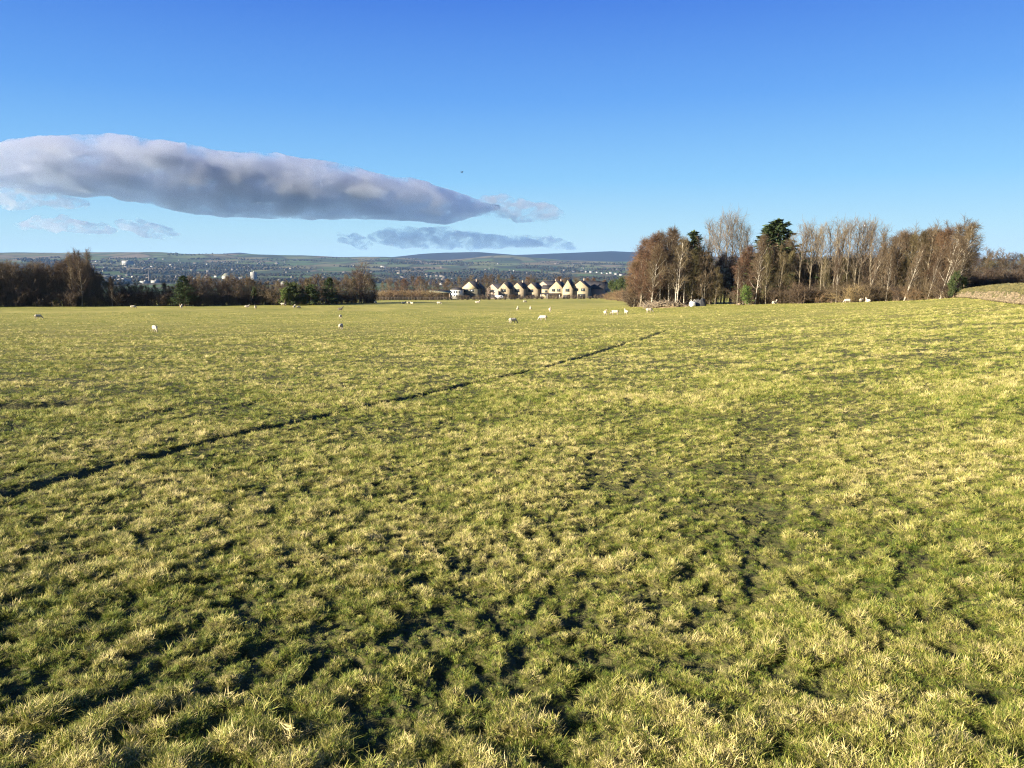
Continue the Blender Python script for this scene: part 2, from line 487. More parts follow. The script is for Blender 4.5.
fine = np.arange(R(-52), R(52), R(.16))
coarse = np.arange(R(52), R(308), R(4))
ang_full = np.concatenate([fine, coarse])
radii = np.concatenate([np.geomspace(.15, 1.4, 14)[:-1], np.geomspace(1.4, 10, 460)[:-1], np.geomspace(10, 60, 300)[:-1], np.geomspace(60, 424, 200)])
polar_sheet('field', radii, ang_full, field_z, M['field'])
va = np.concatenate([np.arange(R(-60), R(60), R(.3)), np.arange(R(60), R(300), R(5))])
def land_z(x, y):
    r = np.hypot(x, y)
    return base_z(x, y) + fbm(x * .0016, y * .0016, 31, 4) * np.clip((r - 600) / 1500, 0, 1) * 5 + fbm(x * .0005, y * .0005, 37, 3) * np.clip((r - 3500) / 2000, 0, 1) * 5
polar_sheet('valley', np.geomspace(422, 4700, 120), va, lambda x, y: land_z(x, y) - .05, M['valley'])
polar_sheet('hills', np.concatenate([np.geomspace(4700, 9000, 120), np.geomspace(9100, 15500, 20)]), va, lambda x, y: land_z(x, y) - .05, M['hills'])
MOOR = {150: 262, 200: 260, 225: 254.4, 240: 253.4, 252: 254.6, 300: 259, 370: 259.5, 395: 257, 420: 254.2, 445: 252.8, 478: 252.2, 500: 253.8, 515: 255, 535: 254.4, 560: 253.4, 585: 252.3, 612: 251.3, 635: 252.4, 660: 254.5, 720: 257, 1024: 260, 1300: 262}
mk = sorted(MOOR); mth = np.array([bearing(k, 254) for k in mk])
def moor_z(x, y):
    th, r = np.arctan2(x, y), np.hypot(x, y)
    rows = np.interp(th, mth, [MOOR[k] for k in mk])
    top = EYE + (HOR - rows) / F_PX * 10300 * .985
    k = np.exp(-((r - 10300) / 900.) ** 2)
    return -260 + (top + 260) * k + fbm(x * .002, y * .002, 41, 3) * 2
ma = np.arange(bearing(150), bearing(1250), R(.15))
polar_sheet('moorland', np.geomspace(8900, 12500, 50), ma, moor_z, M['moor'])

# ------------------------------------------------------------------ grass
def tuft_mesh(seed, nblade, rad, hmin, hmax, width, lean):
    g = np.random.default_rng(seed)
    n = nblade
    a = g.uniform(0, 2 * math.pi, n); rr = rad * np.sqrt(g.uniform(0, 1, n))
    base = np.c_[rr * np.cos(a), rr * np.sin(a), np.full(n, -.01)]
    az = a + g.normal(0, 1.3, n)
    L = g.uniform(hmin, hmax, n)
    tilt = np.abs(g.normal(lean, .35, n))
    curl = g.uniform(.1, 2.8, n)
    K = 4
    P = np.zeros((n, K, 3)); P[:, 0] = base
    for k in range(1, K):
        tt = tilt + curl * (k - .5) / (K - 1)
        st = L / (K - 1)
        P[:, k] = P[:, k-1] + np.c_[np.sin(tt) * np.cos(az) * st, np.sin(tt) * np.sin(az) * st, np.cos(tt) * st]
    P[:, :, 2] = np.maximum(P[:, :, 2], -.01 + .004 * np.arange(K))
    side = np.c_[-np.sin(az + g.normal(0, .6, n)), np.cos(az), np.zeros(n)]
    side /= np.linalg.norm(side, axis=1, keepdims=True)
    w = width * g.uniform(.6, 1.3, n)
    V = np.zeros((n, 2 * K - 1, 3))
    C = np.zeros((n, 2 * K - 1, 4)); C[..., 3] = 1
    wk = [1, .95, .7, 0]
    rb = g.uniform(0, 1, n)
    for k in range(K - 1):
        V[:, 2*k] = P[:, k] - side * (w * wk[k] / 2)[:, None]
        V[:, 2*k+1] = P[:, k] + side * (w * wk[k] / 2)[:, None]
        C[:, 2*k, 0] = C[:, 2*k+1, 0] = k / (K - 1)
    V[:, 2*K-2] = P[:, K-1]; C[:, 2*K-2, 0] = 1
    C[:, :, 1] = rb[:, None]
    o = (np.arange(n) * (2 * K - 1))[:, None]
    Q = np.concatenate([o + np.array([[0, 1, 3, 2]]), o + np.array([[2, 3, 5, 4]])])
    T = o + np.array([[4, 5, 6]])
    me = mesh_from('grass_tuft', V.reshape(-1, 3), Q, T, [M['grass']])
    ca = me.color_attributes.new('blade', 'FLOAT_COLOR', 'POINT')
    ca.data.foreach_set('color', C.reshape(-1, 4).astype(np.float32).ravel())
    return me

tuft_col = bpy.data.collections.new('grass_tufts')
NV = 14
for i in range(NV):
    if i < 9:   me = tuft_mesh(100 + i, 78, .032, .012, .034, .0016, .8)
    elif i < 12: me = tuft_mesh(100 + i, 60, .028, .022, .046, .0015, .85)
    else:       me = tuft_mesh(100 + i, 80, .038, .008, .022, .0017, 1.0)
    tuft_col.objects.link(bpy.data.objects.new('tuft_%02d' % i, me))

def scatter_grass():
    g = np.random.default_rng(3)
    HA = R(44)
    def strat(r0, r1, dens):
        n = int(HA * (r1 * r1 - r0 * r0) * dens)
        r = np.sqrt(g.uniform(r0 * r0, r1 * r1, n)); a = g.uniform(-HA, HA, n)
        return r * np.sin(a), r * np.cos(a)
    XS, YS = [], []
    edges = np.concatenate([[1.1, 2, 3, 4, 5, 6], np.geomspace(7, 150, 30)])
    for a, b in zip(edges[:-1], edges[1:]):
        m = (a + b) / 2
        d = 3200 if m < 4.2 else 3200 * (4.2 / m) ** 1.85
        x, y = strat(a, b, d); XS.append(x); YS.append(y)
    x, y = np.concatenate(XS), np.concatenate(YS)
    r = np.hypot(x, y)
    t = tussock(x, y); th_ = tussock(x, y, 0.0); dep = rut_depth(x, y)
    z = base_z(x, y) + t - dep
    n = len(x)
    hum = sstep(-.024, .034, th_)
    sc = (.42 + .86 * hum) * g.uniform(.75, 1.3, n)
    sc *= 1 + .9 * sstep(5, 18, r) + 1.6 * sstep(15, 60, r)
    sc *= 1 - .6 * np.clip(dep / .07, 0, 1)
    patch = .7 * vnoise(x * 2.2, y * 2.2, 51) + .8 * vnoise(x * 5.5, y * 5.5, 52)
    sc *= 1 + (.20 + .25 * sstep(10, 30, r)) * patch
    keep = (g.uniform(0, 1, n) > .55 * (1 - sstep(.05, .45, hum))) & (dep < .035)
    keep &= g.uniform(0, 1, n) > .75 * sstep(8, 22, r) * (1 - sstep(-.6, .1, patch))
    var = g.integers(0, 9, n)
    u = g.uniform(0, 1, n)
    var = np.where((u < .16 + .2 * hum) & (patch > -.2), g.integers(9, 12, n), var)
    var = np.where((hum < .3) & (u > .6), g.integers(12, NV, n), var)
    rot = np.c_[g.normal(0, .38, n), g.normal(0, .38, n), g.uniform(0, 6.283, n)]
    sel = keep
    me = bpy.data.meshes.new('grass')
    V = np.c_[x, y, z][sel].astype(np.float32)
    me.vertices.add(len(V)); me.vertices.foreach_set('co', V.ravel())
    for nm, ty, dat, key in (('t_rot', 'FLOAT_VECTOR', rot, 'vector'), ('t_sc', 'FLOAT', sc, 'value'), ('t_hum', 'FLOAT', sstep(-.8, .7, patch) * sstep(8, 25, r) + hum * (1 - sstep(8, 25, r)), 'value'), ('t_var', 'INT', var, 'value')):
        a = me.attributes.new(nm, ty, 'POINT')
        arr = dat[sel]
        a.data.foreach_set(key, (arr.astype(np.int32) if ty == 'INT' else arr.astype(np.float32)).ravel())
    me.update()
    o = link('grass', me); tag(o, kind='stuff')
    o['label'] = 'rough winter pasture grass, green mixed with straw, covering the field'
    ng = bpy.data.node_groups.new('grass_scatter', 'GeometryNodeTree')
    ng.interface.new_socket('Geometry', in_out='INPUT', socket_type='NodeSocketGeometry')
    ng.interface.new_socket('Geometry', in_out='OUTPUT', socket_type='NodeSocketGeometry')
    gi, go = ng.nodes.new('NodeGroupInput'), ng.nodes.new('NodeGroupOutput')
    ci = ng.nodes.new('GeometryNodeCollectionInfo'); ci.inputs[0].default_value = tuft_col
    ci.inputs['Separate Children'].default_value = True; ci.inputs['Reset Children'].default_value = True
    ip = ng.nodes.new('GeometryNodeInstanceOnPoints'); ip.inputs['Pick Instance'].default_value = True
    def attr(nm, ty):
        a = ng.nodes.new('GeometryNodeInputNamedAttribute'); a.data_type = ty; a.inputs[0].default_value = nm
        return a.outputs[0]
    e2r = ng.nodes.new('FunctionNodeEulerToRotation')
    L = ng.links.new
    L(gi.outputs[0], ip.inputs['Points']); L(ci.outputs[0], ip.inputs['Instance'])
    L(attr('t_var', 'INT'), ip.inputs['Instance Index'])
    L(attr('t_rot', 'FLOAT_VECTOR'), e2r.inputs[0]); L(e2r.outputs[0], ip.inputs['Rotation'])
    L(attr('t_sc', 'FLOAT'), ip.inputs['Scale'])
    L(ip.outputs[0], go.inputs[0])
    md = o.modifiers.new('scatter', 'NODES'); md.node_group = ng
    print('tufts', len(V))
scatter_grass()

# ------------------------------------------------------------------ trees
def grow(g, P, per, s0, s1, ang, ln, rad0, rad1, K, up, wig, lfun=None, Rpar=None):
    """children branches of polylines P [N,K0,3]; ln = length (scalar or per-parent array)"""
    Np, K0 = P.shape[:2]
    n = Np * per
    par = np.repeat(np.arange(Np), per)
    s = (np.tile((np.arange(per) + .5) / per, Np) + g.uniform(-.5, .5, n) / per)
    s = np.clip(s0 + (s1 - s0) * s, 0, .999)
    f = s * (K0 - 1); i = f.astype(int); t = (f - i)[:, None]
    start = P[par, i] * (1 - t) + P[par, i + 1] * t
    T = P[par, i + 1] - P[par, i]; T /= np.linalg.norm(T, axis=1, keepdims=True) + 1e-9
    rv = g.normal(size=(n, 3)); pv = rv - (rv * T).sum(1, keepdims=True) * T
    pv /= np.linalg.norm(pv, axis=1, keepdims=True) + 1e-9
    a = (ang if np.isscalar(ang) else ang[0] + (ang[1] - ang[0]) * s) * g.uniform(.75, 1.25, n)
    d = T * np.cos(a)[:, None] + pv * np.sin(a)[:, None]
    L = (np.repeat(ln, per) if not np.isscalar(ln) else np.full(n, ln)) * g.uniform(.6, 1.2, n)
    if lfun is not None: L = L * lfun(s)
    Q = np.zeros((n, K, 3)); Q[:, 0] = start
    for k in range(1, K):
        d = d + np.array([0, 0, up]) / (K - 1) + g.normal(0, wig, (n, 3))
        d /= np.linalg.norm(d, axis=1, keepdims=True) + 1e-9
        Q[:, k] = Q[:, k-1] + d * (L / (K - 1))[:, None]
    Rr = np.linspace(rad0, rad1, K)[None, :] * (.5 + .5 * L / (L.max() + 1e-9))[:, None]
    return Q, Rr, L

def cat(parts):
    V, Q, n = [], [], 0
    for v, q in parts:
        V.append(v); Q.append(q + n); n += len(v)
    return np.concatenate(V), np.concatenate(Q)

def bare_tree(seed, H=10.0, n1=30, t0=.25, a=(1.0, .5), spread=.30, up=.45, droop=0.0, n2=6, n3=6, twig=.75, tr=.105, fork=False, wob=.09, tw_r=.016, prof='birch'):
    g = np.random.default_rng(seed)
    K = 12
    tt = np.linspace(0, 1, K)
    stems = []
    ns = 2 if fork else 1
    for s in range(ns):
        w = np.cumsum(g.normal(0, wob, (K, 2)), axis=0) * .5
        P = np.c_[w, tt * H * (1 - .12 * s)]
        if s: P[:, 0] += tt * H * .16; P[:, 1] += tt * H * g.uniform(-.1, .1)
        P[0, :2] = 0; P[0, 2] = -.3
        stems.append(P)
    ST = np.array(stems)
    SR = np.array([np.interp(tt, [0, .04, .5, 1], [tr * 1.35, tr, tr * .55, .02])] * ns)
    if prof == 'birch':  lf = lambda s: np.interp(s, [0, .25, .45, .75, 1], [.6, .85, 1, .7, .22])
    elif prof == 'tall': lf = lambda s: np.interp(s, [0, .3, .6, 1], [.5, .75, .9, .45])
    elif prof == 'spread': lf = lambda s: np.interp(s, [0, .3, .6, 1], [.7, 1, 1.0, .6])
    P1, R1, L1 = grow(g, ST, n1 // ns, t0, .985, a, H * spread, tr * .42, .016, 6, up, .07, lf)
    P2, R2, L2 = grow(g, P1, n2, .2, 1, .75, L1 * .48, .026, .013, 4, up * .6 - droop, .10)
    P3, R3, L3 = grow(g, P2, n3, .15, 1, .7, np.full(len(P2), twig), tw_r, tw_r * .6, 3, .1 - droop, .12)
    trunk = cat([tubes(ST, SR, 7), tubes(P1, R1, 4)])
    crown = cat([tubes(P2, R2, 3), tubes(P3, R3, 3)])
    return trunk, crown

def shrub(seed, H=3.0, ns=14, n2=8, n3=6, twig=.5, tw_r=.014, width=.45):
    g = np.random.default_rng(seed)
    K = 6
    az = g.uniform(0, 6.283, ns); lean = np.abs(g.normal(0, width, ns))
    P = np.zeros((ns, K, 3))
    st = g.normal(0, .25, (ns, 2))
    for i in range(ns):
        h = H * g.uniform(.6, 1.0)
        t = np.linspace(0, 1, K)
        P[i, :, 0] = st[i, 0] + t * h * math.sin(lean[i]) * math.cos(az[i]) + np.cumsum(g.normal(0, .05, K))
        P[i, :, 1] = st[i, 1] + t * h * math.sin(lean[i]) * math.sin(az[i]) + np.cumsum(g.normal(0, .05, K))
        P[i, :, 2] = -.15 + t * h * math.cos(lean[i])
    Rr = np.tile(np.linspace(.035, .012, K), (ns, 1))
    P2, R2, L2 = grow(g, P, n2, .08, 1, .7, H * .3, .018, .01, 4, .2, .12)
    P3, R3, L3 = grow(g, P2, n3, .1, 1, .75, twig, tw_r, tw_r * .6, 3, .1, .15)
    return tubes(P, Rr, 4), cat([tubes(P2, R2, 3), tubes(P3, R3, 3)])

def sprays(g, pts, dirs, size, flat=.5, n=1):
    """leaf / needle sprays: small bent quads"""
    m = len(pts)
    up = np.tile([0, 0, 1.], (m, 1)) + g.normal(0, flat, (m, 3))
    side = np.cross(dirs, up); side /= np.linalg.norm(side, axis=1, keepdims=True) + 1e-9
    nrm = np.cross(side, dirs)
    L = size * g.uniform(.6, 1.3, m)[:, None]; W = L * g.uniform(.35, .6, m)[:, None]
    a = pts; b = pts + dirs * L * .5 + side * W * .5 + nrm * L * .05
    c = pts + dirs * L - nrm * L * .12; d = pts + dirs * L * .5 - side * W * .5 + nrm * L * .05
    V = np.stack([a, b, c, d], 1).reshape(-1, 3)
    Q = np.arange(m * 4).reshape(-1, 4)
    return V, Q

def conifer(seed, H=12.0, width=.17, dens=1.0, tips=1):
    g = np.random.default_rng(seed)
    K = 10
    tt = np.linspace(0, 1, K)
    P = np.c_[np.cumsum(g.normal(0, .03, (K, 2)), axis=0), tt * H]; P[0] = (0, 0, -.3)
    ST = P[None]
    SR = np.linspace(.2, .02, K)[None]
    lf = lambda s: np.interp(s, [0, .15, .5, .85, 1], [.8, 1, .85, .42, .10])
    P1, R1, L1 = grow(g, ST, int(110 * dens), .08, .99, (1.45, .7), H * width, .035, .01, 5, .25, .06, lf)
    P2, R2, L2 = grow(g, P1, 5, .2, 1, .7, L1 * .4, .012, .006, 3, .05, .1)
    m = len(P2) * 9
    par = np.repeat(np.arange(len(P2)), 9)
    f = g.uniform(0, 1, m)[:, None]
    pts = P2[par, 0] * (1 - f) + P2[par, 2] * f + g.normal(0, .06, (m, 3))
    d = (P2[par, 2] - P2[par, 0]); d /= np.linalg.norm(d, axis=1, keepdims=True) + 1e-9
    d += g.normal(0, .55, (m, 3)); d /= np.linalg.norm(d, axis=1, keepdims=True)
    return cat([tubes(ST, SR, 7), tubes(P1, R1, 3)]), cat([sprays(g, pts, d, .34), tubes(P2, R2, 3)])

def leafy(seed, H=6.0, W=3.2, nl=9000, leaf=.2, low=.05):
    """dense evergreen: leaf clumps in an uneven outline round a trunk with limbs"""
    g = np.random.default_rng(seed)
    K = 8
    tt = np.linspace(0, 1, K)
    P = np.c_[np.cumsum(g.normal(0, .05, (K, 2)), axis=0), tt * H * .85]; P[0] = (0, 0, -.2)
    ST = P[None]
    P1, R1, L1 = grow(g, ST, 34, .06, .97, (1.2, .5), W * .5, .05, .015, 5, .4, .08, lambda s: np.interp(s, [0, .4, 1], [.9, 1, .6]))
    P2, R2, L2 = grow(g, P1, 5, .3, 1, .8, W * .2, .015, .008, 3, .1, .1)
    per = max(1, nl // len(P2)); m = len(P2) * per
    par = np.repeat(np.arange(len(P2)), per)
    f = g.uniform(.1, 1.05, m)[:, None]
    pts = P2[par, 0] * (1 - f) + P2[par, 2] * f + g.normal(0, W * .035, (m, 3))
    d = pts - np.array([0, 0, H * .4]); d /= np.linalg.norm(d, axis=1, keepdims=True) + 1e-9
    d += g.normal(0, .7, (m, 3)); d /= np.linalg.norm(d, axis=1, keepdims=True)
    return cat([tubes(ST, np.linspace(.16, .04, K)[None], 6), tubes(P1, R1, 3)]), sprays(g, pts, d, leaf, .8)

LIB = {}
def lib(kind, variants, bark, leaf):
    out = []
    for (tv, tq), (cv, cq) in variants:
        out.append((mesh_from(kind + '_trunk', tv, tq, None, [bark], True), mesh_from(kind + '_crown', cv, cq, None, [leaf])))
    LIB[kind] = out
lib('birch', [bare_tree(10 + i, H=10, n1=34, t0=.22, spread=.26, up=.5, droop=.25, n2=7, n3=7, twig=.8, fork=(i == 3)) for i in range(4)], M['bark_birch'], M['twig_brown'])
lib('redbirch', [bare_tree(20 + i, H=10, n1=36, t0=.12, spread=.29, up=.4, droop=.45, n2=8, n3=8, twig=.9, fork=(i == 1)) for i in range(3)], M['bark_pale'], M['twig_red'])
lib('tall', [bare_tree(30 + i, H=10, n1=26, t0=.34, a=(.7, .4), spread=.26, up=.55, n2=4, n3=4, twig=.8, tr=.10, wob=.14, tw_r=.012, prof='tall') for i in range(5)], M['bark_pale'], M['twig_pale'])
lib('grey', [bare_tree(40 + i, H=10, n1=24, t0=.3, a=(.6, .35), spread=.27, up=.6, n2=5, n3=5, twig=.9, tw_r=.0105, prof='spread') for i in range(3)], M['bark_pale'], M['twig_grey'])
lib('brown', [bare_tree(50 + i, H=10, n1=32, t0=.14, a=(.9, .45), spread=.27, up=.45, n2=7, n3=7, twig=.7, fork=(i % 2 == 1), prof='spread') for i in range(4)], M['bark_pale'], M['twig_brown'])
lib('olive', [bare_tree(60 + i, H=10, n1=32, t0=.10, a=(.9, .45), spread=.25, up=.5, n2=7, n3=7, twig=.7, fork=(i == 1)) for i in range(3)], M['bark_pale'], M['twig_olive'])
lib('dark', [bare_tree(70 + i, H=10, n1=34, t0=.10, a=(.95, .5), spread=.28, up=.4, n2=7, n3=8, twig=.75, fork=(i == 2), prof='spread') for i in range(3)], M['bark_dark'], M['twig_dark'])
lib('oak', [bare_tree(80, H=10, n1=22, t0=.22, a=(1.0, .6), spread=.42, up=.4, n2=8, n3=8, twig=.7, tr=.2, prof='spread', wob=.15)], M['bark_pale'], M['twig_brown'])
lib('shrub', [shrub(90 + i) for i in range(4)], M['bark_dark'], M['twig_brown'])
lib('scrubt', [shrub(95 + i, ns=18, width=.6) for i in range(3)], M['bark_pale'], M['scrub_tan'])
lib('shrubd', [shrub(97 + i, ns=16, n2=9, n3=7) for i in range(3)], M['bark_dark'], M['twig_dark'])
lib('conifer', [conifer(110 + i) for i in range(3)], M['bark_dark'], M['conifer'])
lib('evergreen', [leafy(120 + i) for i in range(3)], M['bark_dark'], M['evergreen'])
lib('laurel', [leafy(130 + i, H=4, W=3.6, nl=6000, leaf=.18) for i in range(2)], M['bark_dark'], M['laurel'])
BASE_H = {'conifer': 12.0, 'evergreen': 6.3, 'laurel': 4.4, 'shrub': 2.9, 'scrubt': 2.9, 'shrubd': 2.9}
NAMES = {'birch': 'birch_tree', 'redbirch': 'birch_tree', 'tall': 'alder_tree', 'grey': 'bare_tree', 'brown': 'bare_tree', 'olive': 'bare_tree', 'dark': 'bare_tree',
         'oak': 'oak_tree', 'shrub': 'shrub', 'scrubt': 'shrub', 'shrubd': 'shrub', 'conifer': 'conifer_tree', 'evergreen': 'evergreen_tree', 'laurel': 'evergreen_bush'}
trand = random.Random(5)
def tree(kind, x, y, H, label, group=None, lean=0.0, leany=0.0, wid=1.0, var=None, rz=None, z=None):
    v = LIB[kind]; k = trand.randrange(len(v)) if var is None else var
    cat = 'bush' if ('shrub' in kind or 'scrub' in kind or kind == 'laurel') else 'tree'
    if z is None: z = float(base_z(x, y))
    t = thing(NAMES[kind], (x, y, z - .03), label, cat, group)
    t.rotation_euler = (leany, lean, 0)
    s = H / BASE_H.get(kind, 10.4)
    for nm, me in (('stems' if cat == 'bush' and kind != 'laurel' else 'trunk', v[k][0]), ('crown', v[k][1])):
        o = link(nm, me, t)
        o.rotation_euler = (0, 0, 0)
    a = trand.uniform(0, 6.283) if rz is None else rz
    # spin the tree about its own axis, then lean it
    t.rotation_mode = 'QUATERNION'
    t.rotation_quaternion = Euler((leany, lean, 0)).to_quaternion() @ Euler((0, 0, a)).to_quaternion()
    t.scale = (s * wid, s * wid, s)
    return t
def ht(px, base_row, top_row, r):
    """height of something of which base and top rows are known at distance r"""
    return zat(px, top_row, r) - float(base_z(*polar(px, r, base_row)))
def ptree(kind, px, r, top_row, label, group=None, **kw):
    x, y = polar(px, r)
    zg = float(base_z(x, y))
    H = zat(px, top_row, r) - zg
    return tree(kind, x, y, max(H, .8), label, group, **kw)
exec_trees = True
# ---------- right-hand wood (about 145 m off)
RW = 'trees of the wood at the field edge'
G1 = 'red brown birches in the clump beside the brush pile'
for px, r, top in [(634, 152, 262), (640, 149, 246), (646, 153, 240), (652, 147, 236), (660, 151, 233), (668, 148, 230), (676, 152, 232), (684, 149, 240), (641, 158, 252), (657, 158, 235), (672, 158, 231), (687, 157, 246)]:
    ptree('redbirch' if px < 660 or trand.random() < .4 else 'birch', px, r, top, 'bare red brown birch in the clump behind the pale brush pile', G1)
ptree('birch', 651, 146, 246, 'slender birch with a pale leaning trunk just behind the brush pile', lean=.09, var=1)
ptree('birch', 676, 146, 238, 'birch with two pale stems above the dark end of the brush pile', lean=.06, var=3)
ptree('conifer', 692, 156, 233, 'narrow dark conifer rising above the bare clump by the brush pile', wid=1.9)
for px, r, top, k in [(692, 149, 251, 'olive'), (698, 150, 250, 'olive'), (704, 149, 255, 'brown'), (710, 151, 257, 'olive'), (700, 154, 246, 'brown'), (715, 150, 268, 'olive'), (720, 152, 274, 'olive')]:
    ptree(k, px, r, top, 'bare olive brown tree below the narrow dark conifer', 'olive brown trees around the narrow conifer')
for px, r, top in [(706, 172, 228), (716, 170, 225), (724, 168, 222), (731, 172, 221), (739, 169, 225), (746, 174, 234)]:
    ptree('grey', px, r, top, 'tall pale grey leafless tree standing behind the dark gap in the wood', 'pale grey trees behind the dark gap')
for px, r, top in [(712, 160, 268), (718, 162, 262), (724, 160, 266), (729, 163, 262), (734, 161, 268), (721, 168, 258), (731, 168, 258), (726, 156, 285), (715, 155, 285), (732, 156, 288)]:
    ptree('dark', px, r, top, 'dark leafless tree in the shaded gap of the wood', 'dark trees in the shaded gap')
ptree('birch', 737, 146, 262, 'thin pale trunked birch at the edge of the dark gap', var=0, wid=.5)
ptree('redbirch', 743, 148, 254, 'small reddish birch beside the dark gap and a green bush', var=0, wid=.9)
ptree('redbirch', 749, 150, 247, 'reddish birch between the green bush and the white trunked birch', var=2, wid=.8)
ptree('birch', 755, 145, 236, 'birch with a bright white trunk in front of the twin topped conifer', lean=.07, var=1, wid=.8)
ptree('conifer', 767, 155, 227, 'broad dark conifer, lower tip of the twin topped pair', var=0, wid=2.4)
ptree('conifer', 775, 153, 221, 'broad dark conifer, highest tip of the twin topped pair', var=1, wid=2.4)
ptree('laurel', 746, 144, 286, 'bright green bush at the foot of the reddish birch')
for px, r, top, k in [(760, 148, 250, 'brown'), (766, 146, 248, 'olive'), (772, 148, 250, 'brown'), (778, 147, 246, 'olive'), (784, 149, 244, 'brown'), (789, 148, 252, 'olive')]:
    ptree(k, px, r, top, 'bare brown tree in front of the twin topped conifers', 'bare trees in front of the twin conifers', wid=.85)
for i, (px, r, top) in enumerate([(791, 150, 238), (797, 148, 231), (803, 151, 228), (809, 149, 227), (815, 152, 230), (821, 148, 229), (827, 151, 228), (833, 149, 226), (840, 152, 225), (846, 148, 224), (852, 151, 225), (858, 149, 226), (864, 152, 224), (870, 149, 226), (876, 152, 230), (881, 149, 236), (812, 158, 232), (837, 158, 229), (860, 158, 228)]):
    ptree('tall', px, r, top, 'tall thin pale tree of the open row with sky between its branches', 'tall thin trees of the open row', wid=trand.uniform(.8, 1.1))
ptree('birch', 836, 145, 250, 'straight white trunked birch in the middle of the open row of thin trees', var=0, wid=.45)
ptree('birch', 866, 144, 243, 'white birch leaning hard to one side at the end of the open row', lean=.26, var=2, wid=.5)
ptree('birch', 886, 144, 250, 'upright white birch beside the hard leaning one', lean=.06, var=1, wid=.6)
ptree('birch', 904, 141, 244, 'forked white birch leaning outward before the dense brown crowns', lean=.26, var=3, wid=.7)
ptree('birch', 927, 140, 248, 'slender brown barked birch leaning beside the forked white one', lean=.22, var=0, wid=.6)
ptree('birch', 940, 138, 234, 'large white birch with branching limbs behind the dark green bush', lean=.20, var=3, wid=.9)
for px, r, top, k in [(786 + 4.2 * q, 150 + (q * 7 % 9), 258 + (q * 5 % 9) - .12 * q, ['brown', 'olive', 'dark', 'olive'][q % 4]) for q in range(24)]:
    ptree(k, px, r, top, 'low bare tree filling the lower half of the open row', 'low trees under the open row', wid=1.0)
for px, r, top, k, ln in [(886, 148, 242, 'brown', .06), (890, 151, 236, 'birch', .08), (896, 148, 234, 'brown', .1), (902, 151, 232, 'redbirch', .1), (908, 148, 234, 'olive', .1), (914, 150, 231, 'brown', .1), (920, 147, 230, 'olive', .08), (926, 150, 228, 'birch', .1), (932, 147, 229, 'brown', .1), (938, 149, 228, 'birch', .1), (944, 146, 228, 'redbirch', .12), (950, 148, 226, 'birch', .14), (956, 146, 224, 'birch', .18), (962, 148, 226, 'dark', .22), (966, 147, 234, 'dark', .25), (897, 156, 236, 'brown', .08), (912, 156, 233, 'redbirch', .08), (930, 155, 230, 'brown', .1), (946, 154, 229, 'dark', .12)]:
    ptree(k, px - 3 - (px - 886) * .11, r, top + 2, 'dense brown leafless crown in the thick end of the wood', 'dense brown trees of the thick end of the wood', lean=ln * .7)
ptree('birch', 952, 143, 223, 'windswept birch whose crown bends away over the stone bank', lean=.22, var=2)
ptree('evergreen', 953, 137, 270, 'dark green bush at the end of the stone bank', wid=1.0)
ptree('evergreen', 962, 141, 276, 'lower dark green bush behind the end of the stone bank', wid=1.0)
ptree('evergreen', 921, 152, 231, 'ivy clad dark green tree top among the dense brown crowns', wid=.4)
for i in range(46):                                        # undergrowth along the front of the wood
    px = 740 + i * 4.7 + trand.uniform(-2, 2)
    rr = float(np.interp(px, [740, 850, 960], [146, 143, 137])) + trand.uniform(0, 5)
    ptree(trand.choice(['shrub', 'shrub', 'shrubd', 'scrubt']), px, rr, float(np.interp(px, [740, 850, 960], [289, 287, 282])) + trand.uniform(-4, 4), 'tangled brown shrub of the undergrowth along the wood', 'undergrowth shrubs along the wood', wid=1.5)
for i in range(22):
    px = 632 + i * 3.6 + trand.uniform(-2, 2)
    ptree(trand.choice(['shrub', 'shrubd', 'shrubd']), px, 150 + trand.uniform(0, 6), 290 + trand.uniform(-6, 5), 'brown shrub at the foot of the clump behind the brush pile', 'shrubs at the foot of the birch clump', wid=1.5)
for i in range(70):                                        # dark twigged inner trees, added for darkness behind the front trunks
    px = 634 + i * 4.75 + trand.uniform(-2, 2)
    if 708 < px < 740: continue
    ptree('dark', px, 160 + trand.uniform(0, 8), float(np.interp(px, [634, 700, 760, 880, 960], [262, 262, 258, 262, 250])) + trand.uniform(-5, 8), 'dark twigged tree added for darkness behind the front trees of the wood', 'dark inner trees added for darkness in the wood', wid=1.25)
for i in range(26):
    px = 968 + i * 6 + trand.uniform(-2, 2); rr = 190 + trand.uniform(-8, 25)
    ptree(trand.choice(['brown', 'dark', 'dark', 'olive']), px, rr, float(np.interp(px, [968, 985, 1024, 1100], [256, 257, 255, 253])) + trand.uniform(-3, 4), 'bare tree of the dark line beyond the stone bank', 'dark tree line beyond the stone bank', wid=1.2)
for i in range(24):
    px = 965 + i * 5 + trand.uniform(-2, 2); rr = 182 + trand.uniform(-3, 5)
    ptree('shrubd', px, rr, 272 + trand.uniform(-5, 5), 'dark shrub in the hedge beyond the stone bank', 'dark hedge shrubs beyond the stone bank', wid=1.3)

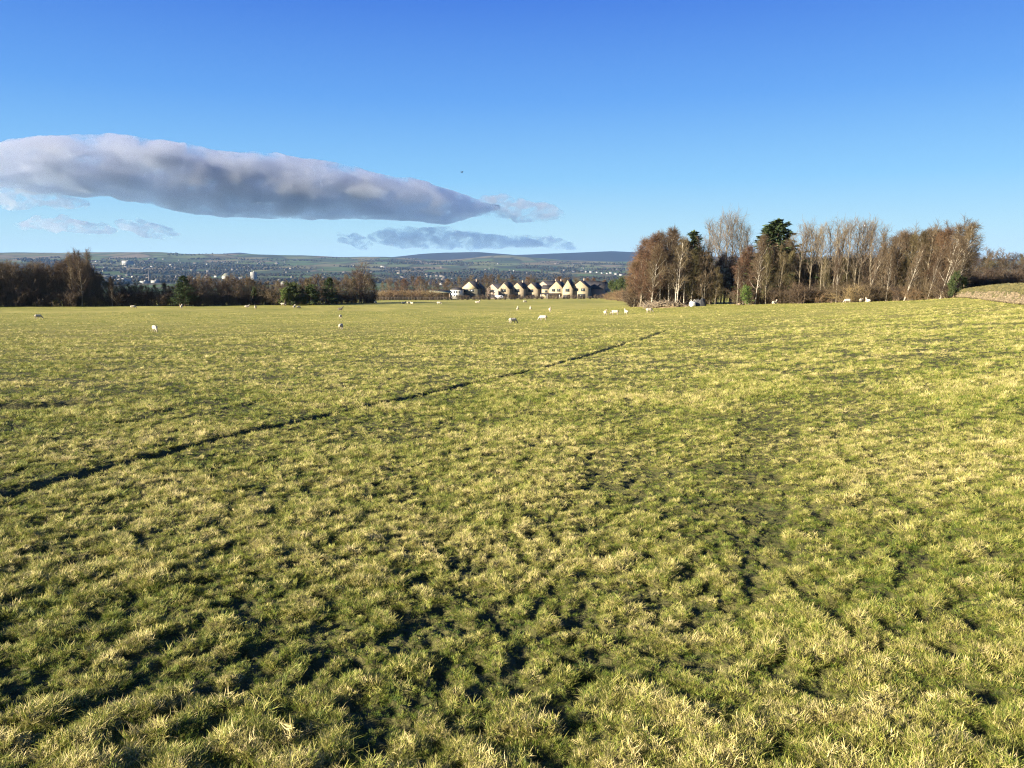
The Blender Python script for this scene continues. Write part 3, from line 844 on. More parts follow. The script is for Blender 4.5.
# ---------- left-hand tree belt (about 205 m off)
TOPL = {-60: 268, 0: 264, 10: 262, 20: 268, 40: 266, 52: 266, 60: 266, 70: 263, 80: 260, 88: 260, 96: 267, 101: 276, 112: 280, 130: 284, 150: 284, 168: 284, 180: 284, 195: 276, 215: 278, 235: 277, 252: 279, 262: 283, 280: 282, 300: 281, 312: 276, 330: 277, 345: 278, 360: 272, 372: 276, 384: 284}
tk = sorted(TOPL)
for i in range(150):
    px = -55 + 432 * (i + trand.uniform(-.3, .3)) / 150
    row3 = i % 3
    r = 206 + row3 * 5 + trand.uniform(-1.5, 1.5) + max(0, (px - 300)) * .15
    top = float(np.interp(px, tk, [TOPL[k] for k in tk])) + trand.uniform(-1, 5) + (2 if row3 == 0 else 0)
    if px < 100:
        k = trand.choice(['brown', 'dark', 'dark', 'brown', 'dark'])
        lab, gr = 'leafless brown tree in the tall dense end of the far tree belt', 'trees of the tall end of the far tree belt'
    elif px < 182:
        k = trand.choice(['olive', 'brown', 'dark', 'olive'])
        lab, gr = 'low leafless tree of the belt before the valley town', 'low trees of the far tree belt'
    elif px < 290:
        k = trand.choice(['dark', 'brown', 'dark', 'birch'])
        lab, gr = 'leafless tree between the dark conifer and the round evergreens', 'belt trees between conifer and evergreens'
    else:
        k = trand.choice(['brown', 'birch', 'dark', 'olive'])
        lab, gr = 'leafless tree around the round evergreens at the belt end', 'belt trees around the evergreens'
    ptree(k, px, r, top, lab, gr, wid=1.15)
ptree('birch', 112, 203, 277, 'thin pale birch standing alone above the low part of the belt', var=1, wid=.6)
ptree('brown', 82, 203, 254, 'tallest brown tree at the end of the tall belt', var=0, wid=.8)
ptree('dark', 90, 205, 255, 'dark tree just beyond the tallest one of the tall belt', var=1, wid=.7)
ptree('brown', 73, 204, 257.5, 'brown tree next to the tallest one of the tall belt', var=2, wid=.7)
ptree('conifer', 185, 200.5, 276, 'dark pointed conifer in the middle of the far tree belt', wid=2.4)
ptree('conifer', 180, 201, 284, 'shorter dark conifer close against the pointed one', wid=2.4)
ptree('evergreen', 254, 204, 286, 'small dark evergreen among grey trunks of the belt', wid=.8)
ptree('evergreen', 293, 200.5, 280.5, 'large round dark green evergreen in the belt', wid=1.7, var=0)
ptree('laurel', 285, 199.5, 288, 'yellowish green lower bush beside the large round evergreen', wid=.9)
ptree('evergreen', 310, 201, 283.5, 'broad black green evergreen next to the large round one', wid=1.9, var=1)
ptree('evergreen', 301, 207, 284, 'evergreen filling the space between the two round ones', wid=1.0, var=2)
ptree('conifer', 329, 203, 278, 'dark pointed evergreen beyond the round ones', wid=2.0)
ptree('oak', 364, 222, 269, 'spreading oak with pale limbs at the end of the belt', wid=1.1)
for i in range(90):
    px = -50 + 430 * i / 90 + trand.uniform(-2, 2)
    r = 203.5 + trand.uniform(0, 3) + max(0, (px - 300)) * .2
    ptree(trand.choice(['shrubd', 'shrubd', 'shrub']), px, r, 293 + trand.uniform(-5, 4), 'dark shrub of the hedge under the far tree belt', 'hedge shrubs under the far tree belt', wid=1.4)
# ---------- behind and beside the houses
for i in range(60):
    px = 384 + i * 4.2 + trand.uniform(-2, 2)
    r = 500 + trand.uniform(-20, 60)
    top = float(np.interp(px, [384, 420, 450, 480, 500, 560, 600, 640], [279, 279, 281, 277, 278, 279, 281, 284])) + trand.uniform(-2, 4)
    ptree(trand.choice(['brown', 'dark', 'redbirch']), px, r, top, 'leafless brown tree showing over the roofs of the house row', 'trees behind the house row', wid=1.2)
for i, px in enumerate([478, 481, 484, 487, 490, 493]):
    ptree('brown', px, 424, 284 + (i % 3) * 3, 'bare tree in a garden between the grey house and the pale gables', 'garden trees between the houses')
for px, r, top in [(612, 400, 280), (617, 380, 278), (622, 370, 276), (627, 350, 277), (632, 340, 280), (620, 395, 283)]:
    ptree('evergreen', px, r, top, 'dull green tree between the dark house end and the wood', 'green trees between the houses and the wood', wid=1.2)
for i in range(16):
    px = 608 + i * 2.2; r = 335 - i * 8 + trand.uniform(0, 10)
    ptree('scrubt', px, r, 291 + trand.uniform(-2, 3), 'tan scrub bush between the houses and the wood', 'tan scrub between the houses and the wood', wid=2.0)
for i in range(30):
    px = 382 + i * 1.75 + trand.uniform(-.6, .6); r = 330 + trand.uniform(0, 14)
    ptree('scrubt', px, r, 291 + trand.uniform(-.8, 1.5), 'pale tan rushes and scrub beyond the fence before the shed', 'tan scrub strip beyond the fence', wid=2.2)
for i in range(44):
    px = 378 + i * 5.3 + trand.uniform(-1, 1); r = 322 + trand.uniform(-3, 3) + max(0, px - 440) * .45
    r = min(r, 408)
    ptree(trand.choice(['shrubd', 'shrub', 'shrubd']), px, r, 295.2 + trand.uniform(-1, 1.6), 'low dark hedge shrub along the fence in front of the houses', 'low hedge along the field fence', wid=1.8)

# ------------------------------------------------------------------ houses
def prism_house(w, d, eave, ridge, foot=-.6):
    """gable-fronted walls: front at y=0 facing -Y, depth d"""
    P = []
    for y in (0, d):
        P += [(-w/2, y, foot), (w/2, y, foot), (w/2, y, eave), (0, y, ridge), (-w/2, y, eave)]
    Q = [(1, 6, 7, 2), (5, 0, 4, 9), (0, 1, 2, 4), (6, 5, 9, 7)]
    T = [(4, 2, 3), (7, 9, 8)]
    return np.array(P, float), Q, T
def roof_slabs(mb, w, d, eave, ridge, over=.25, th=.16):
    L = math.hypot(w / 2, ridge - eave); ux, uz = (w / 2) / L, (ridge - eave) / L
    for s in (-1, 1):
        e = over
        A = np.array([0, 0, ridge + .02]); B = np.array([s * (w / 2 + ux * e), 0, eave - uz * e + .02])
        nrm = np.array([s * uz, 0, ux]) * th
        V = [(*A[:1], -over, A[2]), (*B[:1], -over, B[2]), (*B[:1], d + over, B[2]), (*A[:1], d + over, A[2])]
        V = np.array(V); V2 = V + nrm
        mb.add(np.r_[V, V2], [(0, 1, 2, 3), (7, 6, 5, 4), (0, 4, 5, 1), (1, 5, 6, 2), (2, 6, 7, 3), (3, 7, 4, 0)])
def window(parent, x, z, w, h, y=0.0, mat='frame_grey', bars=1):
    f = MB(); t = .055
    for (cx, cz, sx, sz) in ((x, z + h/2, w + t, t), (x, z - h/2, w + t, t), (x - w/2, z, t, h - t), (x + w/2, z, t, h - t)):
        f.box((cx, y - .03, cz), (sx, .12, sz))
    for b in range(bars):
        f.box((x - w/2 + w * (b + 1) / (bars + 1), y - .03, z), (.06, .09, h - t))
    f.box((x, y - .06, z - h/2 - .09), (w + .3, .22, .08))
    fo = f.build('window', M[mat], parent)
    p = MB(); p.box((x, y - .006, z), (w - t, .03, h - t)); p.build('pane', M['glass'], fo)
def house(pl, pr, apex, base, r, label, wall='stone_wall_house', rot=22, depth=9.5, floors=2, gable=None, garage=False, chim=True, door=True, group='gabled houses in the row', eave_f=.62, name='house', wins=2):
    px = (pl + pr) / 2
    x, y = polar(px, r, base)
    zb = zat(px, base, r); zt = zat(px, apex, r)
    a = R(rot)
    w = (pr - pl) / F_PX * r / math.cos(a)
    H = zt - zb; eave = H * eave_f
    t = thing(name, (x, y, zb), label, 'house', group, -a)
    V, Q, T = prism_house(w, depth, eave, H)
    mb = MB(); mb.add(V, Q, T); mb.build('wall', M[wall], t)
    rf = MB(); roof_slabs(rf, w, depth, eave, H); ro = rf.build('roof', M['slate'], t)
    if chim:
        c = MB(); c.box((w * .12, depth * .7, H + .25), (.7, .7, 1.3)); c.box((w * .12, depth * .7, H + .95), (.85, .85, .12)); c.build('chimney', M['brick_shade'], ro)
        c2 = MB(); c2.box((w * .12, depth * .7, H + 1.15), (.26, .26, .3), taper=.8); c2.build('chimney_pot', M['brick_shade'], ro)
    if gable:
        g = MB(); zz = eave * .98; k = .985
        g.add([(-w/2 * k, -.04, zz), (w/2 * k, -.04, zz), (0, -.04, H - .1), (-w/2 * k, .02, zz), (w/2 * k, .02, zz), (0, .02, H - .1)], [(0, 1, 4, 3), (1, 2, 5, 4), (2, 0, 3, 5)], [(0, 2, 1)][::-1] + [(0, 1, 2)][:0])
        g.build('lit_gable', M[gable], t)  # panel carries the lit apex as a paler wall colour
    uz = eave * .80
    if wins == 1: window(t, 0, uz, w * .40, 1.5)
    else:
        window(t, -w * .2, uz, w * .24, 1.4); window(t, w * .2, uz, w * .24, 1.4)
    if garage:
        g = MB(); g.box((-w * .02, -.03, 1.05), (w * .62, .1, 2.1)); 
        for k in range(3): g.box((-w * .02, -.085, .45 + k * .6), (w * .60, .02, .5))
        g.build('garage_door', M['door_dark'], t)
    else:
        window(t, w * .12, eave * .30, w * .46, 1.35, bars=2)
    if door:
        d = MB(); d.box((-w * .36, -.03, 1.0), (w * .16, .09, 2.0)); do = d.build('door', M['door_dark'], t)
        h = MB(); h.box((-w * .32, -.1, 1.0), (.05, .06, .2)); h.build('handle', M['wire'], do)
    s = MB(); s.box((w/2 + .05, depth * .5, eave * .8), (.02, 1.0, 1.1)); s.build('side_window', M['glass'], t)
    g = MB(); 
    for sx in (-1, 1): g.box((sx * (w/2 + .30), depth / 2, eave - .2), (.1, depth + .3, .1))
    g.build('gutter', M['door_dark'], t)
    return t, w, H, eave
M['frame_grey'] = surf('window_frame', (.10, .095, .085), (.16, .15, .135), 3, rough=.5)
HR = 428
house(461, 477, 281.5, 298.6, HR - 8, 'wide grey fronted house, shaded front and sunlit pale gable painted in, next to the white block', wall='front_shade_grey', gable='gable_lit', depth=11, eave_f=.58)
house(498.3, 509, 282.8, 298.2, HR, 'narrow pale stone gable nearest to the parked white van', wins=1, chim=False)
house(511, 523, 282.6, 298.2, HR + 2, 'pale stone gable between two near twins, its window darker and squarer', wins=1, garage=True)
house(524.6, 537, 283, 298.2, HR + 4, 'pale stone gable beside the house with a porch wing', wins=1, garage=True, rot=24, chim=False)
t, w, H, ev = house(549.5, 562.5, 281.2, 298.4, HR, 'stone gabled house with a lower wing and a porch on posts', rot=20, eave_f=.6)
wg = MB(); wg.box((-w / 2 - 2.4, 3.6, 2.2), (4.9, 5.4, 5.6)); wg.build('wing', M['stone_wall_house'], t)
rf = MB(); rf.add([(-w/2 - 5.1, .7, 4.95), (-w/2 + .4, .7, 4.95), (-w/2 + .4, 3.6, 7.2), (-w/2 - 5.1, 3.6, 7.2), (-w/2 - 5.1, 6.5, 4.95), (-w/2 + .4, 6.5, 4.95)], [(0, 1, 2, 3), (3, 2, 5, 4), (0, 4, 5, 1)], [(0, 3, 4), (1, 5, 2)]); rf.build('wing_roof', M['slate'], t)
window(t, -w / 2 - 2.2, 3.9, 1.6, 1.1, y=.9)
pr = MB(); pr.add([(-w/2 - 4.6, -2.2, 2.3), (w/2 - 1, -2.2, 2.3), (w/2 - 1, .85, 3.1), (-w/2 - 4.6, .85, 3.1), (-w/2 - 4.6, -2.2, 2.15), (w/2 - 1, -2.2, 2.15), (w/2 - 1, .85, 2.95), (-w/2 - 4.6, .85, 2.95)], [(0, 1, 2, 3), (7, 6, 5, 4), (0, 4, 5, 1), (1, 5, 6, 2), (2, 6, 7, 3), (3, 7, 4, 0)])
po = pr.build('porch_roof', M['slate'], t)
for xx in (-w/2 - 4.3, -w/2 - .6, w/2 - 1.3):
    p = MB(); p.box((xx, -2.05, .85), (.32, .32, 2.7)); p.build('porch_post', M['upvc'], po)
house(562.6, 572, 279.6, 298.4, HR - 5, 'tall narrow stone gable squeezed between the porch house and the end gable', wins=1, garage=True, rot=18, depth=8, eave_f=.55, chim=False)
house(571.5, 587.5, 280.6, 298.6, HR - 4, 'broad bright stone gable at the sunny end of the row', rot=16, depth=10)
for i, (pl, pr_, ap) in enumerate([(588.5, 596.5, 281), (595.5, 603.5, 281.4), (602.5, 610.5, 282)]):
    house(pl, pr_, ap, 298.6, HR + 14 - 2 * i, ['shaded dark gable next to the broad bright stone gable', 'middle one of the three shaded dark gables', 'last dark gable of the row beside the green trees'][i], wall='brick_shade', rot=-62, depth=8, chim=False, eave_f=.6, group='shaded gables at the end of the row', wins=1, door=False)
for i, (pl, pr_, ap) in enumerate([(536, 550, 281.2), (486, 499, 284.0)]):
    house(pl, pr_, ap, 298, HR + 26, ['dark roofed house set back behind the porch house', 'dark roofed house half hidden by garden trees'][i], rot=70, depth=10, chim=True, wall='brick_shade', group='set back houses', wins=1, door=False, garage=True)
# white block beside the grey house
def white_block():
    x, y = polar(455.5, 415); zb = zat(455.5, 298.4, 415)
    w, h, d = 9.6 / F_PX * 415 * 1.08, 8.6 / F_PX * 415, 7.0
    t = thing('white_house', (x, y, zb), 'white rendered flat fronted house with a grid of windows beside the grey fronted house', 'house', None, R(-12))
    b = MB(); b.box((0, d/2, h/2 - .3), (w, d, h + .6)); b.build('wall', M['white_render'], t)
    r_ = MB(); o = .35
    r_.add([(-w/2-o, -o, h+.01), (w/2+o, -o, h+.01), (w/2+o, d+o, h+.01), (-w/2-o, d+o, h+.01), (-w/4, d/2, h+1.1), (w/4, d/2, h+1.1)], [(0, 1, 5, 4), (2, 3, 4, 5), (3, 2, 1, 0)], [(1, 2, 5), (3, 0, 4)]); r_.build('roof', M['slate'], t)
    for zz in (1.3, 3.5):
        for k in range(4): window(t, -w * .375 + k * w * .25, zz, w * .13, 1.1, bars=0)
white_block()
# long low shed
def shed():
    x, y = polar(439, 392); zb = zat(439, 298.6, 392)
    w = 22 / F_PX * 392
    t = thing('long_shed', (x, y, zb), 'long low open fronted shed with a pale green roof left of the white house', 'shed', None, R(-6))
    t['label'] = 'long low open fronted shed with a pale green roof beside the tan scrub'
    b = MB(); b.box((0, 4.0, 1.2), (w, .25, 3.2)); 
    for s in (-1, 1): b.box((s * (w/2 - .12), 2.0, 1.2), (.24, 3.7, 3.2))
    b.build('wall', M['brick_shade'], t)
    r_ = MB(); r_.add([(-w/2-.3, -.6, 3.1), (w/2+.3, -.6, 3.1), (w/2+.3, 4.5, 3.95), (-w/2-.3, 4.5, 3.95), (-w/2-.3, -.6, 2.9), (w/2+.3, -.6, 2.9), (w/2+.3, 4.5, 3.75), (-w/2-.3, 4.5, 3.75)], [(0, 1, 2, 3), (7, 6, 5, 4), (0, 4, 5, 1), (1, 5, 6, 2), (2, 6, 7, 3), (3, 7, 4, 0)]); r_.build('roof', M['shed_roof'], t)
    for k in range(5):
        p = MB(); p.box((-w/2 + .3 + k * (w - .6) / 4, -.3, 1.1), (.2, .2, 3.7)); p.build('post', M['timber'], t)
shed()
# parked van in front of the first pale gable
def van():
    x, y = polar(500, 412); zb = zat(500, 299.0, 412)
    t = thing('parked_van', (x, y, zb), 'white van parked side on before the narrow pale gable', 'van', None, R(4))
    prof = [(-2.6, .35), (2.55, .35), (2.6, .95), (1.85, 1.2), (1.2, 1.95), (-2.45, 2.0), (-2.6, 1.7)]
    n = len(prof); hw = .95
    V = [(a, -hw, b) for a, b in prof] + [(a, hw, b) for a, b in prof]
    mb = MB(); mb.add(V, [(i, (i + 1) % n, n + (i + 1) % n, n + i) for i in range(n)], [(0, i + 1, i) for i in range(1, n - 1)] + [(n, n + i, n + i + 1) for i in range(1, n - 1)])
    bd = mb.build('body', M['car_paint'], t)
    wd = MB(); wd.add([(1.72, -.8, 1.30), (1.72, .8, 1.30), (1.27, .8, 1.88), (1.27, -.8, 1.88), (1.75, -.8, 1.32), (1.75, .8, 1.32), (1.30, .8, 1.90), (1.30, -.8, 1.90)], [(4, 5, 6, 7), (0, 3, 2, 1), (0, 1, 5, 4), (2, 3, 7, 6)]); wd.build('windscreen', M['glass'], t)
    sw = MB()
    for s in (-1, 1): sw.box((.75, s * hw, 1.5), (.8, .03, .5))
    sw.build('side_window', M['glass'], t)
    for sx in (-1.7, 1.75):
        for s in (-1, 1):
            g = MB(); an = np.linspace(0, 2 * math.pi, 19)[:-1]
            ring = [(sx + .34 * math.cos(a), s * (hw - .2), .34 + .34 * math.sin(a)) for a in an] + [(sx + .34 * math.cos(a), s * (hw + .02), .34 + .34 * math.sin(a)) for a in an]
            k = 18; g.add(ring, [(i, (i + 1) % k, k + (i + 1) % k, k + i) for i in range(k)], [(0, i, i + 1) for i in range(1, k - 1)] + [(k, k + i + 1, k + i) for i in range(1, k - 1)])
            wo_ = g.build('wheel', M['tyre'], t)
            g2 = MB(); ring = [(sx + .19 * math.cos(a), s * (hw + .03), .34 + .19 * math.sin(a)) for a in an] + [(sx, s * (hw + .05), .34)]
            g2.add(ring, (), [(i, (i + 1) % k, k) for i in range(k)]); g2.build('rim', M['rim'], wo_)
van()
# ------------------------------------------------------------------ fence along the far side of the field
def fence():
    pts = []
    for px in np.arange(345, 612, 2.9):
        r = min(316 + max(0, px - 440) * .45, 402)
        if px < 380: r = 205 + (px - 300) * .5 + (316 - 246) * max(0, (px - 345) / 35) 
        x, y = polar(px, r); pts.append((x, y, float(base_z(x, y))))
    t = thing('field_fence', pts[0], 'thin post and wire fence along the far side of the field before the houses', 'fence')
    o = np.array(pts[0])
    for i, p in enumerate(pts):
        if i % 1 == 0:
            q = np.array(p) - o
            b = MB(); hh = 1.25 + .2 * random.random(); b.box((q[0], q[1], hh / 2 - .15), (.11, .11, hh + .3), taper=.85)
            ob = b.build('post', M['timber'], t); ob.location = (0, 0, q[2])
    P = np.array(pts) - o
    lines = np.stack([P + (0, -.1, z) for z in (.45, .8, 1.12)])
    V, Q = tubes(lines, np.full(lines.shape[:2], .018), 3)
    link('wire', mesh_from('wire', V, Q, None, [M['wire']]), t)
fence()

# ------------------------------------------------------------------ things along the wood
def rocky(seed, n, spread, size, hfun):
    """loose heap of stones / lumps in one mesh"""
    g = np.random.default_rng(seed); mb = MB()
    for i in range(n):
        x, y = g.uniform(-1, 1) * spread[0], g.uniform(-1, 1) * spread[1]
        z = hfun(x, y); s = size * g.uniform(.5, 1.5)
        bm = bmesh.new(); bmesh.ops.create_icosphere(bm, subdivisions=1, radius=1)
        V = np.array([v.co[:] for v in bm.verts]); T = [[v.index for v in f.verts] for f in bm.faces]; bm.free()
        V = np.sign(V) * np.abs(V) ** .75 * (1 + g.normal(0, .12, (len(V), 1))) * s * np.array([1.25, .9, .75])
        a = g.uniform(0, 6.28); ca, sa = math.cos(a), math.sin(a)
        V = np.c_[V[:, 0] * ca - V[:, 1] * sa, V[:, 0] * sa + V[:, 1] * ca, V[:, 2]] + (x, y, z)
        mb.add(V, (), T)
    return mb
def mound(seed, L, Wd, H, nx=60, ny=24):
    xs, ys = np.meshgrid(np.linspace(-1, 1, nx), np.linspace(-1, 1, ny))
    k = np.clip(1 - (xs ** 2 + ys ** 2), 0, 1) ** .7
    z = k * H * (.75 + .35 * vnoise(xs * 3 + seed, ys * 3, seed)) + .1 * fbm(xs * 9, ys * 5, seed + 3, 3) * (k > 0) - .15
    V = np.c_[(xs * L).ravel(), (ys * Wd).ravel(), z.ravel()]
    idx = np.arange(nx * ny).reshape(ny, nx)
    Q = np.stack([idx[:-1, :-1], idx[:-1, 1:], idx[1:, 1:], idx[1:, :-1]], -1).reshape(-1, 4)
    return V, Q
def brush_pile():
    x, y = polar(667, 141.5); z = float(base_z(x, y))
    t = thing('brush_pile', (x, y, z), 'long heap of pale cut branches and earth at the edge of the wood', 'heap')
    V, Q = mound(3, 4.1, 1.4, .95); link('earth', mesh_from('earth', V, Q, None, [M['soil']], True), t)
    g = np.random.default_rng(9); n = 420
    bx = np.concatenate([g.uniform(-4.2, 0.2, n * 3 // 4), g.uniform(0, 4, n // 4)]); by = g.uniform(-1.4, .6, n)
    k = np.clip(1 - (bx / 4.4) ** 2 - (by / 1.6) ** 2, 0, 1) ** .6
    P = np.zeros((n, 4, 3)); az = g.uniform(0, 3.14, n); ln = g.uniform(.5, 1.9, n)
    d = np.c_[np.cos(az), np.sin(az) * .7, g.normal(.1, .3, n)]
    P[:, 0] = np.c_[bx, by, k * .95 * g.uniform(.2, 1.1, n)]
    for q in range(1, 4): P[:, q] = P[:, q-1] + d * (ln / 3)[:, None] + g.normal(0, .05, (n, 3))
    V, Q = tubes(P, np.tile(np.linspace(.06, .02, 4), (n, 1)) * g.uniform(.5, 1.4, (n, 1)), 5)
    link('branches', mesh_from('branches', V, Q, None, [M['brash']], True), t)
brush_pile()
def dumped_bag():
    x, y = polar(692.6, 139.5); z = float(base_z(x, y))
    t = thing('bulk_bag', (x, y, z), 'white bulk bag standing beside the dark heap at the wood edge', 'bag', None, .3)
    bm = bmesh.new(); bmesh.ops.create_cube(bm, size=1)
    for v in bm.verts: v.co = Vector((v.co.x * 1.0, v.co.y * .9, v.co.z * 1.05 + .52)) * .9
    bmesh.ops.bevel(bm, geom=bm.edges[:], offset=.12, segments=3, affect='EDGES')
    bmesh.ops.subdivide_edges(bm, edges=bm.edges[:], cuts=2, use_grid_fill=True)
    for v in bm.verts:
        b = math.sin(max(0, min(1, v.co.z / 1.05)) * math.pi) * .1
        v.co.x *= 1 + b; v.co.y *= 1 + b
        v.co += Vector((random.gauss(0, .012), random.gauss(0, .012), random.gauss(0, .012)))
    me = bpy.data.meshes.new('bag_body'); bm.to_mesh(me); bm.free(); me.materials.append(M['plastic_white']); me.polygons.foreach_set('use_smooth', [True] * len(me.polygons))
    link('body', me, t)
    for sx in (-.36, .36):
        an = np.linspace(0, math.pi, 7); P = np.array([[(sx, -.25 * math.cos(a), 1.02 + .22 * math.sin(a)) for a in an]])
        V, Q = tubes(P, np.full((1, 7), .03), 5); link('loop', mesh_from('loop', V, Q, None, [M['plastic_white']]), t)
dumped_bag()
def dark_heap():
    x, y = polar(700, 141); z = float(base_z(x, y))
    t = thing('tarpaulin_heap', (x, y, z), 'black sheeted heap standing behind the white bulk bag', 'heap')
    V, Q = mound(12, 1.25, 1.0, 1.9, 40, 30); link('sheet', mesh_from('sheet', V, Q, None, [M['plastic_dark']], True), t)
    mb = rocky(4, 7, (1.0, .3), .16, lambda a, b: .15 + .9 * max(0, 1 - abs(a))); mb2 = mb.build('weights', M['stone'], t)
dark_heap()
def boulder(px, row, s, label):
    x, y = ground_pt(px, row); z = float(base_z(x, y))
    mb = rocky(int(px), 1, (0, 0), s, lambda a, b: s * .45); o = mb.build('boulder', M['stone'], None, True, (x, y, z))
    tag(o, label, 'stone')
boulder(739, 305.4, .5, 'pale boulder at the corner of the dark gap in the wood')
boulder(743, 305.2, .35, 'small stone next to the pale boulder by the dark gap')

# ------------------------------------------------------------------ dry stone wall with overgrown top
M['bank_grass'] = surf('bank_grass', (.04, .045, .014), (.10, .09, .034), 1.6, world=True, c3=(.17, .14, .065))
def stone_bank():
    ctrl = [(964, 139, 290), (978, 126, 287.6), (992, 112, 286), (1007, 98, 284.6), (1026, 84, 284.6), (1062, 72, 281), (1112, 62, 277)]
    pts = []
    for px, r, top in ctrl:
        x, y = polar(px, r, 290); zb = float(base_z(x, y)); pts.append((x, y, zb, zat(px, top, r)))
    pts = np.array(pts)
    seg = np.r_[0, np.cumsum(np.hypot(*np.diff(pts[:, :2], axis=0).T))]
    s = np.arange(0, seg[-1], .25)
    X, Y = np.interp(s, seg, pts[:, 0]), np.interp(s, seg, pts[:, 1])
    ZB = base_z(X, Y); HT = np.interp(s, seg, pts[:, 3] - pts[:, 2])
    dx, dy = np.gradient(X), np.gradient(Y); L = np.hypot(dx, dy)
    nx_, ny_ = dy / L, -dx / L                       # towards the field
    sgn = np.sign(nx_ * -X + ny_ * -Y); nx_, ny_ = nx_ * sgn, ny_ * sgn
    o = np.array([X[0], Y[0], ZB[0]])
    t = thing('stone_wall', tuple(o), 'old dry stone wall with a thick overgrown turf top running out beside the wood', 'wall')
    # turf-covered core: cross-section sheet from field foot over the top to the back foot
    prof = [(1.35, -.15), (1.15, .18), (.95, .42), (.80, .62), (.55, .85), (.2, .98), (-.2, 1.0), (-.6, .85), (-.9, .4), (-1.1, -.15)]
    V = []
    for i in range(len(s)):
        endk = min(1, s[i] / 1.2) ** .5
        for k, (u, h) in enumerate(prof):
            j = .24 * vnoise(np.array([s[i] * 1.1 + k * .5]), np.array([k * .9]), 21)[0] + .10 * vnoise(np.array([s[i] * 3.7]), np.array([k * 1.7]), 22)[0]
            V.append((X[i] + nx_[i] * (u * .9 + j), Y[i] + ny_[i] * (u * .9 + j), ZB[i] + h * HT[i] * endk + j * .9 * (h > 0)))
    V = np.array(V) - o; n, k = len(s), len(prof)
    idx = np.arange(n * k).reshape(n, k)
    Q = np.stack([idx[:-1, :-1], idx[1:, :-1], idx[1:, 1:], idx[:-1, 1:]], -1).reshape(-1, 4)
    T = [(0, j, j + 1) for j in range(1, k - 1)]
    link('turf_top', mesh_from('turf_top', V, Q, T, [M['moss']], True), t)
    # stones in the lower face
    g = np.random.default_rng(8); mb = MB()
    bm = bmesh.new(); bmesh.ops.create_icosphere(bm, subdivisions=1, radius=1)
    SV = np.array([v.co[:] for v in bm.verts]); ST = [[v.index for v in f.verts] for f in bm.faces]; bm.free()
    for row, (u, h) in enumerate([(1.28, .04), (1.16, .14), (1.06, .25), (.96, .36), (.86, .47)]):
        q = g.uniform(0, .4)
        while q < seg[-1] - .3:
            w = g.uniform(.22, .6); i = int(q / .25)
            if i >= len(s): break
            if g.uniform() < (.9 - .16 * row) and s[i] > 2 + 3 * row * g.uniform():
                Vv = np.sign(SV) * np.abs(SV) ** .6 * (1 + g.normal(0, .1, (len(SV), 1))) * np.array([w * .55, .2, .15 * g.uniform(.7, 1.4)])
                tx, ty = dx[i] / L[i], dy[i] / L[i]
                Vv = np.c_[Vv[:, 0] * tx + Vv[:, 1] * nx_[i], Vv[:, 0] * ty + Vv[:, 1] * ny_[i], Vv[:, 2]]
                mb.add(Vv + np.array([X[i] + nx_[i] * (u * .9 + .08), Y[i] + ny_[i] * (u * .9 + .08), ZB[i] + h * HT[i] + .05]) - o, (), ST)
            q += w
    mb.build('stone_face', M['stone'], t)
    # dead grass hanging over the top and at the foot
    n = 7000; i = g.integers(0, len(s), n); u = g.uniform(-.7, 1.3, n); hh = np.interp(-u, [-1.35, -1.15, -.95, -.8, -.55, -.2, .2, .6, .9], [0, .18, .42, .62, .85, .98, 1, .85, .4])
    keep = g.uniform(0, 1, n) < np.where(hh > .5, 1, .45); i, u, hh = i[keep], u[keep], hh[keep]; n = len(i)
    P = np.zeros((n, 3, 3)); P[:, 0] = np.c_[X[i] + nx_[i] * u * .95, Y[i] + ny_[i] * u * .95, ZB[i] + hh * HT[i]] - o
    d = np.c_[g.normal(0, .4, n) + nx_[i] * .5, g.normal(0, .4, n) + ny_[i] * .5, g.uniform(.4, 1, n)]
    ln = g.uniform(.1, .38, n)[:, None]
    P[:, 1] = P[:, 0] + d * ln * .5; P[:, 2] = P[:, 1] + (d + np.array([0, 0, -.8])) * ln * .5
    V, Q = tubes(P, np.tile([.022, .016, .004], (n, 1)), 3)
    gr = link('dead_grass', mesh_from('dead_grass', V, Q, None, [M['bank_grass']]), t); gr['kind'] = 'stuff'
stone_bank()

